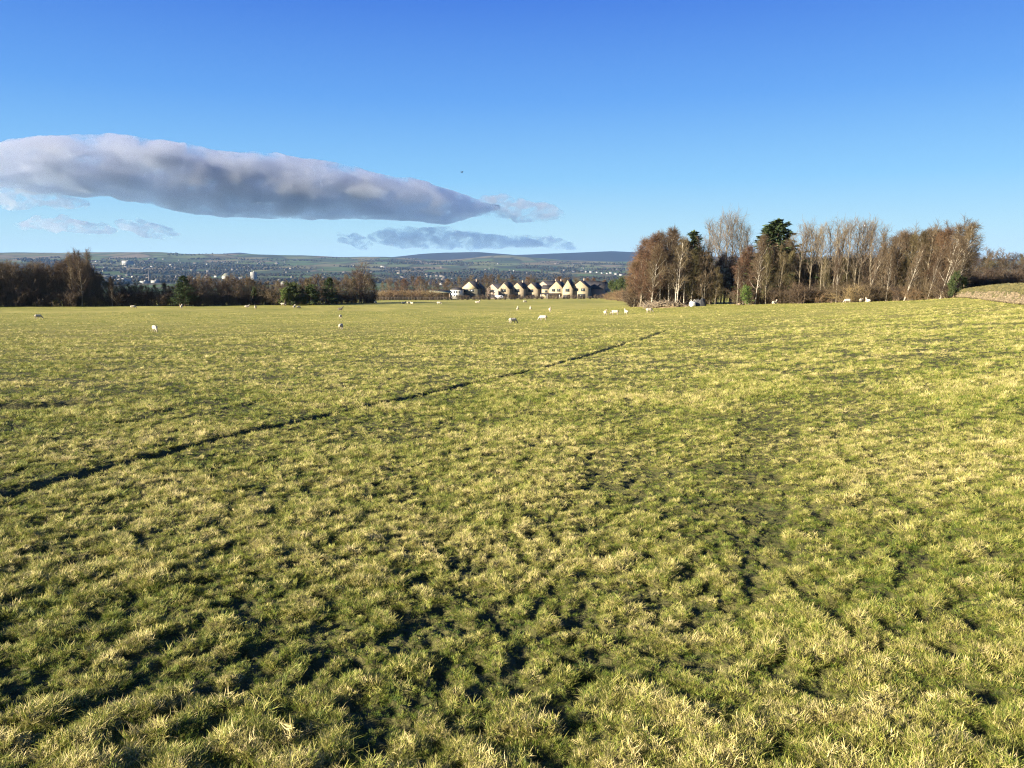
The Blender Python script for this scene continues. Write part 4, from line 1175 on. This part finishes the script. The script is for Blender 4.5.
# ------------------------------------------------------------------ sheep
def sheep_mesh(pose, seed, dark=False):
    bm = bmesh.new()
    def ell(c, r, rot=(0, 0, 0), seg=14):
        mt = Matrix.Translation(c) @ Euler(rot).to_matrix().to_4x4() @ Matrix.Diagonal((*r, 1))
        bmesh.ops.create_uvsphere(bm, u_segments=seg, v_segments=10, radius=1, matrix=mt)
    def limb(a, b, r0, r1):
        a, b = Vector(a), Vector(b); d = b - a
        mt = Matrix.Translation((a + b) / 2) @ d.to_track_quat('Z', 'Y').to_matrix().to_4x4()
        bmesh.ops.create_cone(bm, cap_ends=True, segments=10, radius1=r0, radius2=r1, depth=d.length, matrix=mt)
    z0 = .56 if pose != 'lie' else .28
    ell((0, 0, z0), (.50, .235, .235)); ell((.28, 0, z0 + .01), (.26, .22, .235)); ell((-.30, 0, z0 + .02), (.25, .235, .23)); ell((0, 0, z0 - .05), (.40, .23, .22))
    if pose == 'graze':
        limb((.44, 0, z0 + .06), (.74, 0, .26), .15, .085); ell((.80, 0, .17), (.15, .075, .085), (0, .95, 0)); hc = (.76, .24)
        ears = ((.71, .10, .29), (.71, -.10, .29))
    elif pose == 'lie':
        limb((.40, 0, z0 + .08), (.60, .02, z0 + .40), .15, .09); ell((.69, .02, z0 + .44), (.16, .08, .09), (0, .3, 0)); ears = ((.58, .13, z0 + .48), (.58, -.09, z0 + .48)); hc = (.6, z0 + .4)
    else:
        limb((.40, 0, z0 + .08), (.62, 0, z0 + .42), .16, .09); ell((.71, 0, z0 + .44), (.17, .08, .09), (0, .35, 0)); ears = ((.60, .12, z0 + .49), (.60, -.12, z0 + .49)); hc = (.62, z0 + .4)
    for e in ears: ell(e, (.035, .075, .03), seg=8)
    ell((-.55, 0, z0 + .02), (.06, .05, .13), (0, .25, 0), 8)
    if pose != 'lie':
        for s in (-1, 1):
            y = .13 * s; k = .05 * s
            limb((.32 + k, y, z0 - .1), (.33 + k, y, .27), .085, .05); limb((.33 + k, y, .29), (.34 + k, y, .0), .045, .036)
            limb((-.32 - k, y, z0 - .05), (-.28 - k, y, .38), .12, .07); limb((-.28 - k, y, .40), (-.38 - k, y, .25), .065, .045); limb((-.38 - k, y, .26), (-.36 - k, y, 0), .042, .036)
    else:
        for s in (-1, 1):
            limb((.30, .16 * s, .10), (.56, .17 * s, .06), .07, .045); limb((-.30, .2 * s, .12), (-.05, .24 * s, .06), .09, .05)
    me = bpy.data.meshes.new('sheep'); bm.to_mesh(me); bm.free()
    tmp = bpy.data.objects.new('sheep_tmp', me); COL.objects.link(tmp)
    rm = tmp.modifiers.new('r', 'REMESH'); rm.mode = 'VOXEL'; rm.voxel_size = .026; rm.use_smooth_shade = True
    sm = tmp.modifiers.new('s', 'SMOOTH'); sm.iterations = 3; sm.factor = .5
    bpy.context.view_layer.update()
    dg = bpy.context.evaluated_depsgraph_get()
    out = bpy.data.meshes.new_from_object(tmp.evaluated_get(dg)); out.name = 'sheep_' + pose
    bpy.data.objects.remove(tmp)
    nv = len(out.vertices); co_ = np.empty(nv * 3, np.float32); out.vertices.foreach_get('co', co_); co_ = co_.reshape(-1, 3)
    nm = np.empty(nv * 3, np.float32); out.vertices.foreach_get('normal', nm); nm = nm.reshape(-1, 3)
    body = (np.abs(co_[:, 0]) < .52) & (co_[:, 2] > z0 - .22)
    co_ += nm * (fbm(co_[:, 0] * 22 + seed, co_[:, 2] * 22 + co_[:, 1] * 15, seed, 2) * .010 * body)[:, None]
    out.vertices.foreach_set('co', co_.ravel())
    out.materials.clear(); out.materials.append(M['wool_dark' if dark else 'wool']); out.materials.append(M['wool_dark' if dark else 'fleece_face'])
    npoly = len(out.polygons); ce = np.empty(npoly * 3, np.float32); out.polygons.foreach_get('center', ce); ce = ce.reshape(-1, 3)
    face = (np.hypot(ce[:, 0] - hc[0] - .06, ce[:, 2] - hc[1] + (.04 if pose == 'graze' else 0)) < .22) & (ce[:, 0] > hc[0] - .02)
    legs = (ce[:, 2] < z0 - .24) & (np.abs(ce[:, 0]) < .52)
    out.polygons.foreach_set('material_index', (face | (legs & (pose != 'lie'))).astype(np.int32))
    out.polygons.foreach_set('use_smooth', np.ones(npoly, bool)); out.update()
    return out
SM = {('graze', 0): sheep_mesh('graze', 1), ('stand', 0): sheep_mesh('stand', 2), ('lie', 0): sheep_mesh('lie', 3), ('stand', 1): sheep_mesh('stand', 4, True)}
def sheep(px, feet, pose, yaw, sc, label, dark=0):
    x, y = ground_pt(px, feet)
    o = link('sheep', SM[(pose, dark)], None, (x, y, gz(x, y) - .02), R(yaw)); o.scale = (sc * .82,) * 3
    tag(o, label, 'sheep', 'sheep scattered over the field')
sheep(38, 318.6, 'graze', 60, .95, 'grey backed sheep alone in front of the tall end of the tree belt')
sheep(133, 308, 'graze', 20, 1.05, 'sheep with a dull grey fleece close under the low part of the tree belt')
sheep(155, 331.5, 'graze', -50, .95, 'large looking white sheep grazing alone, nearest of those before the low tree belt')
sheep(181.5, 308.6, 'stand', 100, 1.05, 'white sheep right below the dark pointed conifer of the belt')
sheep(247, 307.2, 'lie', 20, 1.1, 'greyish sheep lying at the foot of the belt under the tower block')
sheep(255.6, 309, 'stand', -80, 1.05, 'white sheep turned end on below the tower block')
sheep(283, 305.6, 'graze', 10, 1.15, 'white sheep at the foot of the large round evergreen')
sheep(294.3, 308.9, 'stand', 85, 1.05, 'whiter sheep of the close pair below the round evergreens')
sheep(298.5, 308.9, 'graze', 40, .9, 'smaller duller sheep of the close pair below the round evergreens')
sheep(340.3, 310.8, 'stand', 0, 1.0, 'dark fleeced sheep, farthest of three in a line below the pointed evergreen', 1)
sheep(340.5, 318.4, 'graze', 88, .85, 'white sheep in the middle of three in a line toward the pointed evergreen')
sheep(341, 329.6, 'graze', 86, .95, 'white sheep seen from behind, nearest of three in a line')
sheep(375.5, 303.6, 'graze', 70, 1.1, 'white sheep under the spreading oak at the belt end')
sheep(403.5, 303.8, 'lie', 0, 1.1, 'sheep lying at the outer side of the trio below the tan scrub strip')
sheep(408.6, 304.4, 'graze', 30, 1.1, 'white sheep in the middle of the trio below the tan scrub strip')
sheep(412, 304.6, 'stand', 150, 1.0, 'standing sheep of the trio below the tan scrub strip')
sheep(439, 304.3, 'graze', 0, 1.2, 'white sheep in front of the long low shed')
sheep(477.5, 303, 'lie', 10, 1.5, 'pale sheep lying below the grey fronted house')
sheep(512.5, 323.6, 'graze', 30, 1.15, 'white sheep grazing alone in the open, with its head to the ground')
sheep(543.2, 320.6, 'graze', 160, 1.15, 'white sheep grazing toward the lone one in the open field')
sheep(517.6, 310.8, 'stand', 85, 1.05, 'small white sheep end on below the narrow gables')
sheep(530.5, 310.2, 'stand', 95, 1.0, 'small white sheep end on below the gable beside the porch house')
sheep(550, 312, 'stand', -85, 1.1, 'white sheep end on below the porch house')
sheep(524.7, 302.8, 'graze', 20, 1.2, 'far pale sheep at the fence below the pale stone gables')
sheep(605.3, 315.2, 'stand', -80, 1.05, 'white sheep end on in front of the last dark gables')
sheep(615, 314.8, 'graze', 170, 1.15, 'white sheep grazing side on below the green trees by the wood')
sheep(626.3, 314.2, 'stand', 110, 1.0, 'shaded sheep between the grazing one and the brush pile')
sheep(649, 312.6, 'graze', 10, 1.05, 'white sheep grazing at the foot of the brush pile')
sheep(774.3, 304.2, 'lie', 30, 1.25, 'white sheep lying against the undergrowth below the twin conifers')
sheep(847.5, 303.4, 'graze', 170, 1.05, 'white sheep standing clear of the pair below the open row of thin trees')
sheep(861.3, 302.6, 'graze', 30, .95, 'duller sheep of the pair below the leaning birch')
sheep(868, 302.4, 'lie', 100, 1.15, 'brighter white sheep of the pair below the leaning birch')

# ------------------------------------------------------------------ the town in the valley
def simple_house(L, Wd, e, rg):
    V = [(-L/2, -Wd/2, -3), (L/2, -Wd/2, -3), (L/2, Wd/2, -3), (-L/2, Wd/2, -3), (-L/2, -Wd/2, e), (L/2, -Wd/2, e), (L/2, Wd/2, e), (-L/2, Wd/2, e), (-L/2, 0, rg), (L/2, 0, rg)]
    return V, [(0, 1, 5, 4), (2, 3, 7, 6), (4, 5, 9, 8), (6, 7, 8, 9)], [(1, 2, 6), (1, 6, 5), (3, 0, 4), (3, 4, 7), (5, 6, 9), (7, 4, 8)], [0, 0, 1, 1, 0, 0, 0, 0, 0, 0]
def town_mesh(L, Wd, e, rg, wall='town_wall', roof='town_roof'):
    V, Q, T, mi = simple_house(L, Wd, e, rg)
    return mesh_from('town_house', V, Q, T, [M[wall], M[roof]], False, mi)
TM = [town_mesh(10, 8, 5.5, 8.5), town_mesh(14, 9, 6, 9), town_mesh(34, 9, 6, 9), town_mesh(22, 9, 6, 9)]
TW = [town_mesh(11, 8, 5.5, 8.5, 'town_white'), town_mesh(16, 9, 6, 9, 'town_white')]
def far_pt(px, row): return ground_pt(px, row, 1200, 7900)
def town(px, row, me, yaw, label, group=None, sc=1.0, cat='house', name='town_house'):
    x, y = far_pt(px, row); o = link(name, me, None, (x, y, float(land_z(np.array([x]), np.array([y]))[0])), R(yaw)); o.scale = (sc,) * 3
    return tag(o, label, cat, group)
tr_ = random.Random(11)
for i in range(175):
    c = tr_.random()
    if c < .5:   px, row = tr_.gauss(135, 40), tr_.uniform(259.5, 283)
    elif c < .85: px, row = tr_.gauss(240, 38), tr_.uniform(262.5, 282)
    else:        px, row = tr_.uniform(60, 330), tr_.uniform(259, 280)
    town(px, row, TM[tr_.choice([0, 1, 1, 2, 3, 3])], tr_.choice([10, 25, 60, 80, 100]) + tr_.uniform(-8, 8), 'small stone built house of the town spread across the valley', 'houses of the valley town')
for px, row in [(96, 262), (103, 261), (120, 270), (133, 277), (152, 268), (159, 272), (171, 266), (175, 280), (203, 265.5), (207, 265), (202, 267), (216, 278), (229, 266), (246, 283), (280, 281), (284, 284), (283, 286), (268, 283), (150, 260), (156, 259)]:
    town(px, row, TW[tr_.randrange(2)], tr_.uniform(-30, 30), 'white house standing out among the stone ones of the valley town', 'white houses of the valley town')
for i in range(48):
    px, row = tr_.choice([(tr_.uniform(340, 460), tr_.uniform(264, 280)), (tr_.uniform(480, 640), tr_.uniform(264, 277)), (tr_.uniform(425, 450), tr_.uniform(275, 284))])
    town(px, row, TM[tr_.choice([0, 1, 3])], tr_.uniform(-40, 60), 'small farm or cottage on the slope behind the house row', 'cottages on the slope behind the house row')
for px, row in [(582, 272), (586, 272.4), (591, 272.6), (597, 272.8), (602, 273.2), (607, 273.5), (611, 273), (616, 274), (621, 275), (573, 272.5), (620, 279), (494, 270), (498, 265), (514, 271), (382, 267), (384, 267.5), (430, 283.5), (435, 282.8), (437, 283.5), (441, 284)]:
    town(px, row, TW[tr_.randrange(2)], tr_.uniform(-20, 20), 'white cottage on the slope above the house row', 'white cottages on the slope', 1.15)
M['town_pale'] = surf('town_pale', (.17, .165, .155), (.24, .235, .22), .05)
def big(px, base, top, wpx, dm, label, cat, wall='town_pale', bands=0, roof='flat', name='works_building'):
    x, y = far_pt(px, base); r = math.hypot(x, y)
    z = float(land_z(np.array([x]), np.array([y]))[0]); h = (base - top) / F_PX * r; w = wpx / F_PX * r
    t = thing(name, (x, y, z), label, cat, None, R(-12))
    b = MB(); b.box((0, 0, h / 2 - 2), (w, dm, h + 4)); b.build('wall', M[wall], t)
    rr = MB()
    if roof == 'flat': rr.box((0, 0, h + .4), (w * 1.02, dm * 1.02, .8)); rr.box((w * .15, 0, h + 2), (w * .3, dm * .3, 3))
    else:
        rr.add([(-w/2, -dm/2, h+.01), (w/2, -dm/2, h+.01), (w/2, dm/2, h+.01), (-w/2, dm/2, h+.01), (-w/2, 0, h * 1.45), (w/2, 0, h * 1.45)], [(0, 1, 5, 4), (2, 3, 4, 5)], [(1, 2, 5), (3, 0, 4)])
    rr.build('roof', M['town_white' if roof == 'flat' else 'shed_roof'], t)
    for k in range(bands):
        g = MB(); g.box((0, -dm / 2 - .06, h * (k + .6) / (bands + .3)), (w * .9, .3, h / (bands + .3) * .4)); g.build('window', M['tower_glass'], t)
big(254, 282, 272.5, 4.2, 20, 'pale tower block rising above the valley town', 'tower block', bands=9, name='tower_block')
big(128, 265.5, 262, 5.5, 60, 'bright white factory block in the upper part of the town', 'factory', bands=1)
big(123, 283, 279.6, 9, 40, 'wide white warehouse just above the low tree belt', 'warehouse', bands=1)
big(145, 283, 281, 5, 30, 'short grey white warehouse beside the wide one', 'warehouse', bands=1)
big(156, 282.5, 280.5, 5, 30, 'small white warehouse in line with the short one', 'warehouse', bands=1)
big(104, 278, 276.6, 14, 40, 'long low pale roofed mill behind the tall belt end', 'mill', roof='gable', wall='town_wall')
big(227.5, 281, 276.5, 5.2, 40, 'white rounded looking hall over the belt trees', 'hall', roof='gable')
big(235, 280.5, 278, 4, 30, 'white shed beside the hall over the belt trees', 'shed', roof='gable')
big(242, 280, 278, 6, 30, 'pale long mill between the shed and the tower block', 'mill', wall='town_wall', bands=2)
big(404, 281, 279.2, 25, 30, 'very long white shed in the valley above the tan scrub', 'shed', roof='flat', bands=1)
big(284, 287, 283.6, 3.4, 20, 'white gabled building peeping over the yellowish green bush', 'house', roof='gable')
ch = far_pt(149.5, 283); chz = float(land_z(np.array([ch[0]]), np.array([ch[1]]))[0])
P = np.array([[(0, 0, -2), (0, 0, 20), (0, 0, 48)]], float); V, Q = tubes(P, np.array([[3.2, 2.6, 2.0]]), 12)
tag(link('mill_chimney', mesh_from('mill_chimney', V, Q, None, [M['town_roof']]), None, (*ch, chz)), 'slim dark mill chimney between the two small warehouses', 'chimney')

# ------------------------------------------------------------------ far woods and hedgerow trees: one mass
def far_woods():
    g = np.random.default_rng(21); mb = MB()
    bm = bmesh.new(); bmesh.ops.create_icosphere(bm, subdivisions=1, radius=1)
    SV = np.array([v.co[:] for v in bm.verts]); ST = np.array([[v.index for v in f.verts] for f in bm.faces]); bm.free()
    P = []
    def line(px0, row0, px1, row1, n, jit=.35, big=1.0):
        for q in np.linspace(0, 1, n):
            P.append((px0 + (px1 - px0) * q + g.normal(0, 1.2), row0 + (row1 - row0) * q + g.normal(0, jit), big))
    for i in range(230):
        px, row = g.uniform(-60, 660), g.uniform(258.5, 285)
        if px > 430 and row < 263: continue
        L = g.uniform(8, 60); line(px, row, px + L, row + g.normal(0, .9), int(L * .9), .25)
    for (a, b, c, d, n) in [(100, 262, 190, 264, 260), (60, 266, 180, 268, 260), (120, 272, 250, 274, 300), (180, 268, 300, 270, 260), (90, 280, 260, 283, 420), (200, 283, 330, 284, 300), (330, 281, 470, 283, 330), (470, 277, 570, 276, 300), (555, 279, 640, 279, 200), (250, 276, 420, 277, 260), (262, 256.2, 272, 256.4, 0), (168, 255, 240, 255.6, 90)]:
        line(a, b, c, d, n, .6)
    for px, row, b in P:
        x, y = far_pt(px, row); s = g.uniform(4.5, 8.5) * b
        z = float(base_z(x, y))
        Vv = SV * (1 + g.normal(0, .22, (len(SV), 1))) * np.array([s * 1.1, s * 1.1, s * g.uniform(.7, 1.1)]) + (x, y, z + s * .6)
        mb.add(Vv, (), ST)
    print('wood clumps', len(P))
    o = mb.build('woodland', M['far_wood'], None)
    tag(o, 'dark distant woods and hedgerow trees between the fields and the town', 'woodland', None, 'stuff')
M['far_wood'] = surf('far_wood', (.010, .011, .008), (.024, .021, .014), .02, world=True, c3=(.018, .022, .012), rough=.95, spec=.05)
far_woods()

# ------------------------------------------------------------------ bird
def bird():
    d = ray(462, 172.5); r = 70.0; d = d / math.hypot(d[0], d[1]) * r
    t = thing('bird', (d[0], d[1], EYE + d[2]), 'tiny dark bird flying high above the narrow end of the cloud', 'bird', None, R(40))
    V, Q = tubes(np.array([[(-.20, 0, 0), (-.12, 0, .0), (0, 0, .01), (.10, 0, .02), (.16, 0, .03), (.21, 0, .02)]], float), np.array([[.01, .03, .05, .04, .028, .004]]), 10)
    link('body', mesh_from('bird_body', V, Q, None, [M['feather']], True), t)
    t.scale = (.5, .5, .5)
    for s in (-1, 1):
        w = MB(); w.add([(.08, .03*s, .02), (-.08, .03*s, .02), (-.10, .22*s, .15), (.07, .22*s, .16), (-.09, .42*s, .21), (.0, .44*s, .22), (.08, .03*s, .035), (-.08, .03*s, .03), (-.10, .22*s, .16), (.07, .22*s, .175), (-.09, .42*s, .215), (.0, .44*s, .226)], [(0, 1, 2, 3), (3, 2, 4, 5), (6, 9, 8, 7), (9, 11, 10, 8), (0, 3, 9, 6), (3, 5, 11, 9), (1, 7, 8, 2), (2, 8, 10, 4)])
        w.build('wing', M['feather'], t)
    k = MB(); k.add([(-.18, 0, .0), (-.34, .06, 0), (-.34, -.06, 0), (-.18, 0, .015), (-.34, .06, .012), (-.34, -.06, .012)], [(0, 1, 4, 3), (1, 2, 5, 4), (2, 0, 3, 5)], [(0, 2, 1), (3, 4, 5)]); k.build('tail', M['feather'], t)
bird()

# ------------------------------------------------------------------ haze: the valley air
def haze():
    m, nt, out = nmat('haze_air')
    pv = N(nt, 'ShaderNodeVolumePrincipled'); pv.inputs['Color'].default_value = (.26, .50, .97, 1); pv.inputs['Density'].default_value = HAZE_D; pv.inputs['Anisotropy'].default_value = .0
    nt.links.new(pv.outputs[0], out.inputs['Volume'])
    b = MB(); b.box((0, 0, -140), (32400, 32400, 700)); o = b.build('haze', m); o.location = (0, 0, 0)
    tag(o, 'thin blue winter haze filling the valley air', 'haze', None, 'stuff')
HAZE_D = 2.3e-5
haze()
# ------------------------------------------------------------------ clouds (vapour volumes, far beyond the hills)
def cloud_mat(name, dens, scale, thr, soft=.16, col=(.97, .97, 1.0)):
    m, nt, out = nmat(name)
    pv = N(nt, 'ShaderNodeVolumePrincipled'); pv.inputs['Color'].default_value = (*col, 1); pv.inputs['Anisotropy'].default_value = .78
    pos = nt.nodes.new('ShaderNodeTexCoord').outputs['Object']
    mp = N(nt, 'ShaderNodeMapping'); mp.inputs['Scale'].default_value = (.75, .75, 1.35); nt.links.new(pos, mp.inputs['Vector'])
    n = noise(nt, mp.outputs[0], scale, 6, .62, .5)
    r = N(nt, 'ShaderNodeMapRange', i_1=thr, i_2=thr + soft, i_3=0.0, i_4=dens); nt.links.new(n, r.inputs[0])
    nt.links.new(r.outputs[0], pv.inputs['Density']); nt.links.new(pv.outputs[0], out.inputs['Volume'])
    return m
def cloud(name, top, bot, r, depth, mat, label, seed, group=None, amp=3.0, lump=1.0):
    ks = sorted(top); kb = sorted(bot)
    p0, p1 = ks[0], ks[-1]
    cols = np.linspace(p0, p1, 220); an = np.linspace(0, 2 * math.pi, 49)[:-1]
    V = []
    cpx = (p0 + p1) / 2
    ctr = np.array([*polar(cpx, r, 200), zat(cpx, .5 * (np.interp(cpx, ks, [top[q] for q in ks]) + np.interp(cpx, kb, [bot[q] for q in kb])), r)])
    for i, px in enumerate(cols):
        zt = zat(px, np.interp(px, ks, [top[q] for q in ks]), r); zb = zat(px, np.interp(px, kb, [bot[q] for q in kb]), r)
        taper = min(1, min(i, len(cols) - 1 - i) / 25) ** .6
        bx, by = polar(px, 1, 200)
        for a in an:
            rr = r + math.cos(a) * depth * (.05 + .95 * taper)
            zz = (zt + zb) / 2 + (zt - zb) / 2 * math.copysign(abs(math.sin(a)) ** .8, math.sin(a)) * (.01 + .99 * taper ** .5)
            V.append((bx * rr, by * rr, zz * 1.0))
    V = np.array(V)
    V[:, 2] *= 1
    nc, na = len(cols), len(an)
    h = V[:, 2] - ctr[2]
    u = np.tile(an, nc); w = np.repeat(cols, na)
    b1 = fbm(w * .045 * lump + seed * 3.3, np.sin(u) * 1.3 + seed + np.cos(u) * .7, 61 + seed, 5)
    V[:, 2] += b1 * amp * r / F_PX
    V[:, :2] *= 1 + (fbm(w * .05 + seed, np.cos(u) * 1.5 + 2 * np.sin(u), 91 + seed, 3) * amp * 2.5 / F_PX)[:, None]
    idx = np.arange(nc * na).reshape(nc, na); nx = np.roll(idx, -1, 1)
    Q = np.stack([idx[:-1], nx[:-1], nx[1:], idx[1:]], -1).reshape(-1, 4)
    T = [(idx[0, 0], idx[0, j + 1], idx[0, j]) for j in range(1, na - 1)] + [(idx[-1, 0], idx[-1, j], idx[-1, j + 1]) for j in range(1, na - 1)]
    me = mesh_from(name, V - ctr, Q, T, [mat], True)
    o = link(name, me, None, tuple(ctr))
    return tag(o, label, 'cloud', group)
CM = cloud_mat('cloud_vapour', .015, .0025, .455, .22, (.79, .825, .89))
CW = cloud_mat('cloud_wisp', .010, .0042, .50, .24, (.84, .85, .86))
cloud('cloud', {-120: 150, -40: 145, 0: 150, 30: 144, 80: 140, 120: 138, 160: 142, 200: 148, 250: 155, 300: 160, 350: 168, 400: 180, 450: 190, 480: 197, 500: 205},
      {-120: 178, 0: 184, 60: 192, 120: 199, 180: 210, 220: 218, 280: 219, 330: 220, 380: 217, 420: 222, 450: 226, 480: 219, 500: 209}, 16000, 1800, CM,
      'long grey cloud bank with a pale rim, the largest cloud in the sky', 1, amp=1.6)
for seed, r, top, bot, lab in [
    (2, 16500, {470: 198, 500: 194, 530: 200, 565: 210}, {470: 214, 500: 220, 530: 222, 565: 218}, 'torn cloud wisp trailing from the narrow end of the large cloud bank'),
    (3, 17500, {365: 232, 400: 227, 430: 227, 470: 231, 510: 235, 545: 240}, {365: 243, 400: 249, 430: 249, 470: 249, 510: 249, 545: 247}, 'flat low cloud hanging over the dark moor'),
    (4, 17500, {-60: 184, 0: 182, 40: 186, 90: 200}, {-60: 206, 0: 208, 40: 207, 90: 209}, 'dark ragged cloud strip tucked under the wide end of the cloud bank'),
    (5, 18000, {10: 221, 50: 216, 85: 219, 118: 228}, {10: 228, 50: 233, 85: 235, 118: 234}, 'small pale flat cloud low over the town side of the valley'),
    (6, 18000, {112: 219, 135: 218, 178: 231}, {112: 228, 135: 236, 178: 237}, 'small slanting cloud wisp next to the pale flat one'),
    (7, 18000, {335: 233, 355: 232, 372: 241}, {335: 242, 355: 248, 372: 249}, 'tiny cloud puff beside the flat cloud over the moor'),
    (8, 18000, {520: 236, 545: 236, 578: 243}, {520: 244, 545: 248, 578: 248}, 'faint cloud scrap at the far tip of the flat cloud over the moor')]:
    cloud('cloud', top, bot, r, 700 if seed != 3 else 1100, CW if seed not in (3, 4) else CW, lab, seed, 'clouds over the valley', amp=2.2, lump=1.6)
# ------------------------------------------------------------------ camera, light, render settings
cam = bpy.data.cameras.new('camera'); co = bpy.data.objects.new('camera', cam); COL.objects.link(co)
co.location = (0, 0, EYE); co.rotation_euler = (math.pi / 2 - PITCH, 0, 0)
cam.sensor_width = 36; cam.lens = F_PX / 1024 * 36; cam.clip_start = .05; cam.clip_end = 60000
S.camera = co

SUN_EL, SUN_AZ = R(17), R(60)          # light travels towards azimuth SUN_AZ (clockwise from +Y)
sd = bpy.data.lights.new('sun', 'SUN'); so = bpy.data.objects.new('sun', sd); COL.objects.link(so)
sd.energy = 5.0; sd.angle = R(.5); sd.color = (1, .87, .66)
trav = Vector((math.sin(SUN_AZ) * math.cos(SUN_EL), math.cos(SUN_AZ) * math.cos(SUN_EL), -math.sin(SUN_EL)))
so.rotation_euler = trav.to_track_quat('-Z', 'Y').to_euler()
so.location = (-40, -25, 30)

EXPO, SKY_K = 2.2, .07
W = bpy.data.worlds.new('World'); S.world = W; W.use_nodes = True
wn = W.node_tree; wn.nodes.clear()
wo = wn.nodes.new('ShaderNodeOutputWorld'); bg = wn.nodes.new('ShaderNodeBackground')
sky = wn.nodes.new('ShaderNodeTexSky'); sky.sky_type = 'NISHITA'; sky.sun_disc = False
sky.sun_elevation = SUN_EL
sky.sun_rotation = SUN_AZ + math.pi     # towards the sun
sky.air_density = 1.0; sky.dust_density = .2; sky.ozone_density = 4.0; sky.altitude = 200
def lin(c): return [((v / 255 + .055) / 1.055) ** 2.4 for v in c]
tcw = wn.nodes.new('ShaderNodeTexCoord')
sx = wn.nodes.new('ShaderNodeSeparateXYZ'); wn.links.new(tcw.outputs['Generated'], sx.inputs[0])
el = math_(wn, 'ARCSINE', sx.outputs['Z'])
elf = math_(wn, 'MULTIPLY', el, 2 / math.pi)            # 0 horizon .. 1 zenith
k = lambda deg: max(0, deg) / 90
clear = ramp(wn, elf, [(0, lin((192, 222, 234))), (k(2.5), lin((174, 218, 240))), (k(6), lin((137, 199, 245))), (k(11.5), lin((98, 163, 240))), (k(18), lin((66, 124, 225))), (k(40), lin((48, 95, 190))), (1, lin((36, 72, 150)))])
gain = N(wn, 'ShaderNodeVectorMath', operation='SCALE'); gain.inputs['Scale'].default_value = 1 / (SKY_K * 2 ** EXPO)
wn.links.new(clear, gain.inputs[0])
bg.inputs['Strength'].default_value = SKY_K
wn.links.new(mixc(wn, .95, sky.outputs[0], gain.outputs[0]), bg.inputs['Color']); wn.links.new(bg.outputs[0], wo.inputs['Surface'])

S.view_settings.view_transform = 'Standard'; S.view_settings.look = 'None'
S.view_settings.exposure = EXPO; S.view_settings.gamma = 1
S.view_settings.use_curve_mapping = False
S.render.engine = 'CYCLES'
S.cycles.use_denoising = True
S.cycles.max_bounces = 6; S.cycles.diffuse_bounces = 3; S.cycles.transmission_bounces = 4; S.cycles.volume_bounces = 4; S.cycles.transparent_max_bounces = 8
S.cycles.filter_width = 1.15
S.cycles.pixel_filter_type = 'BLACKMAN_HARRIS'
S.cycles.denoising_prefilter = 'NONE'
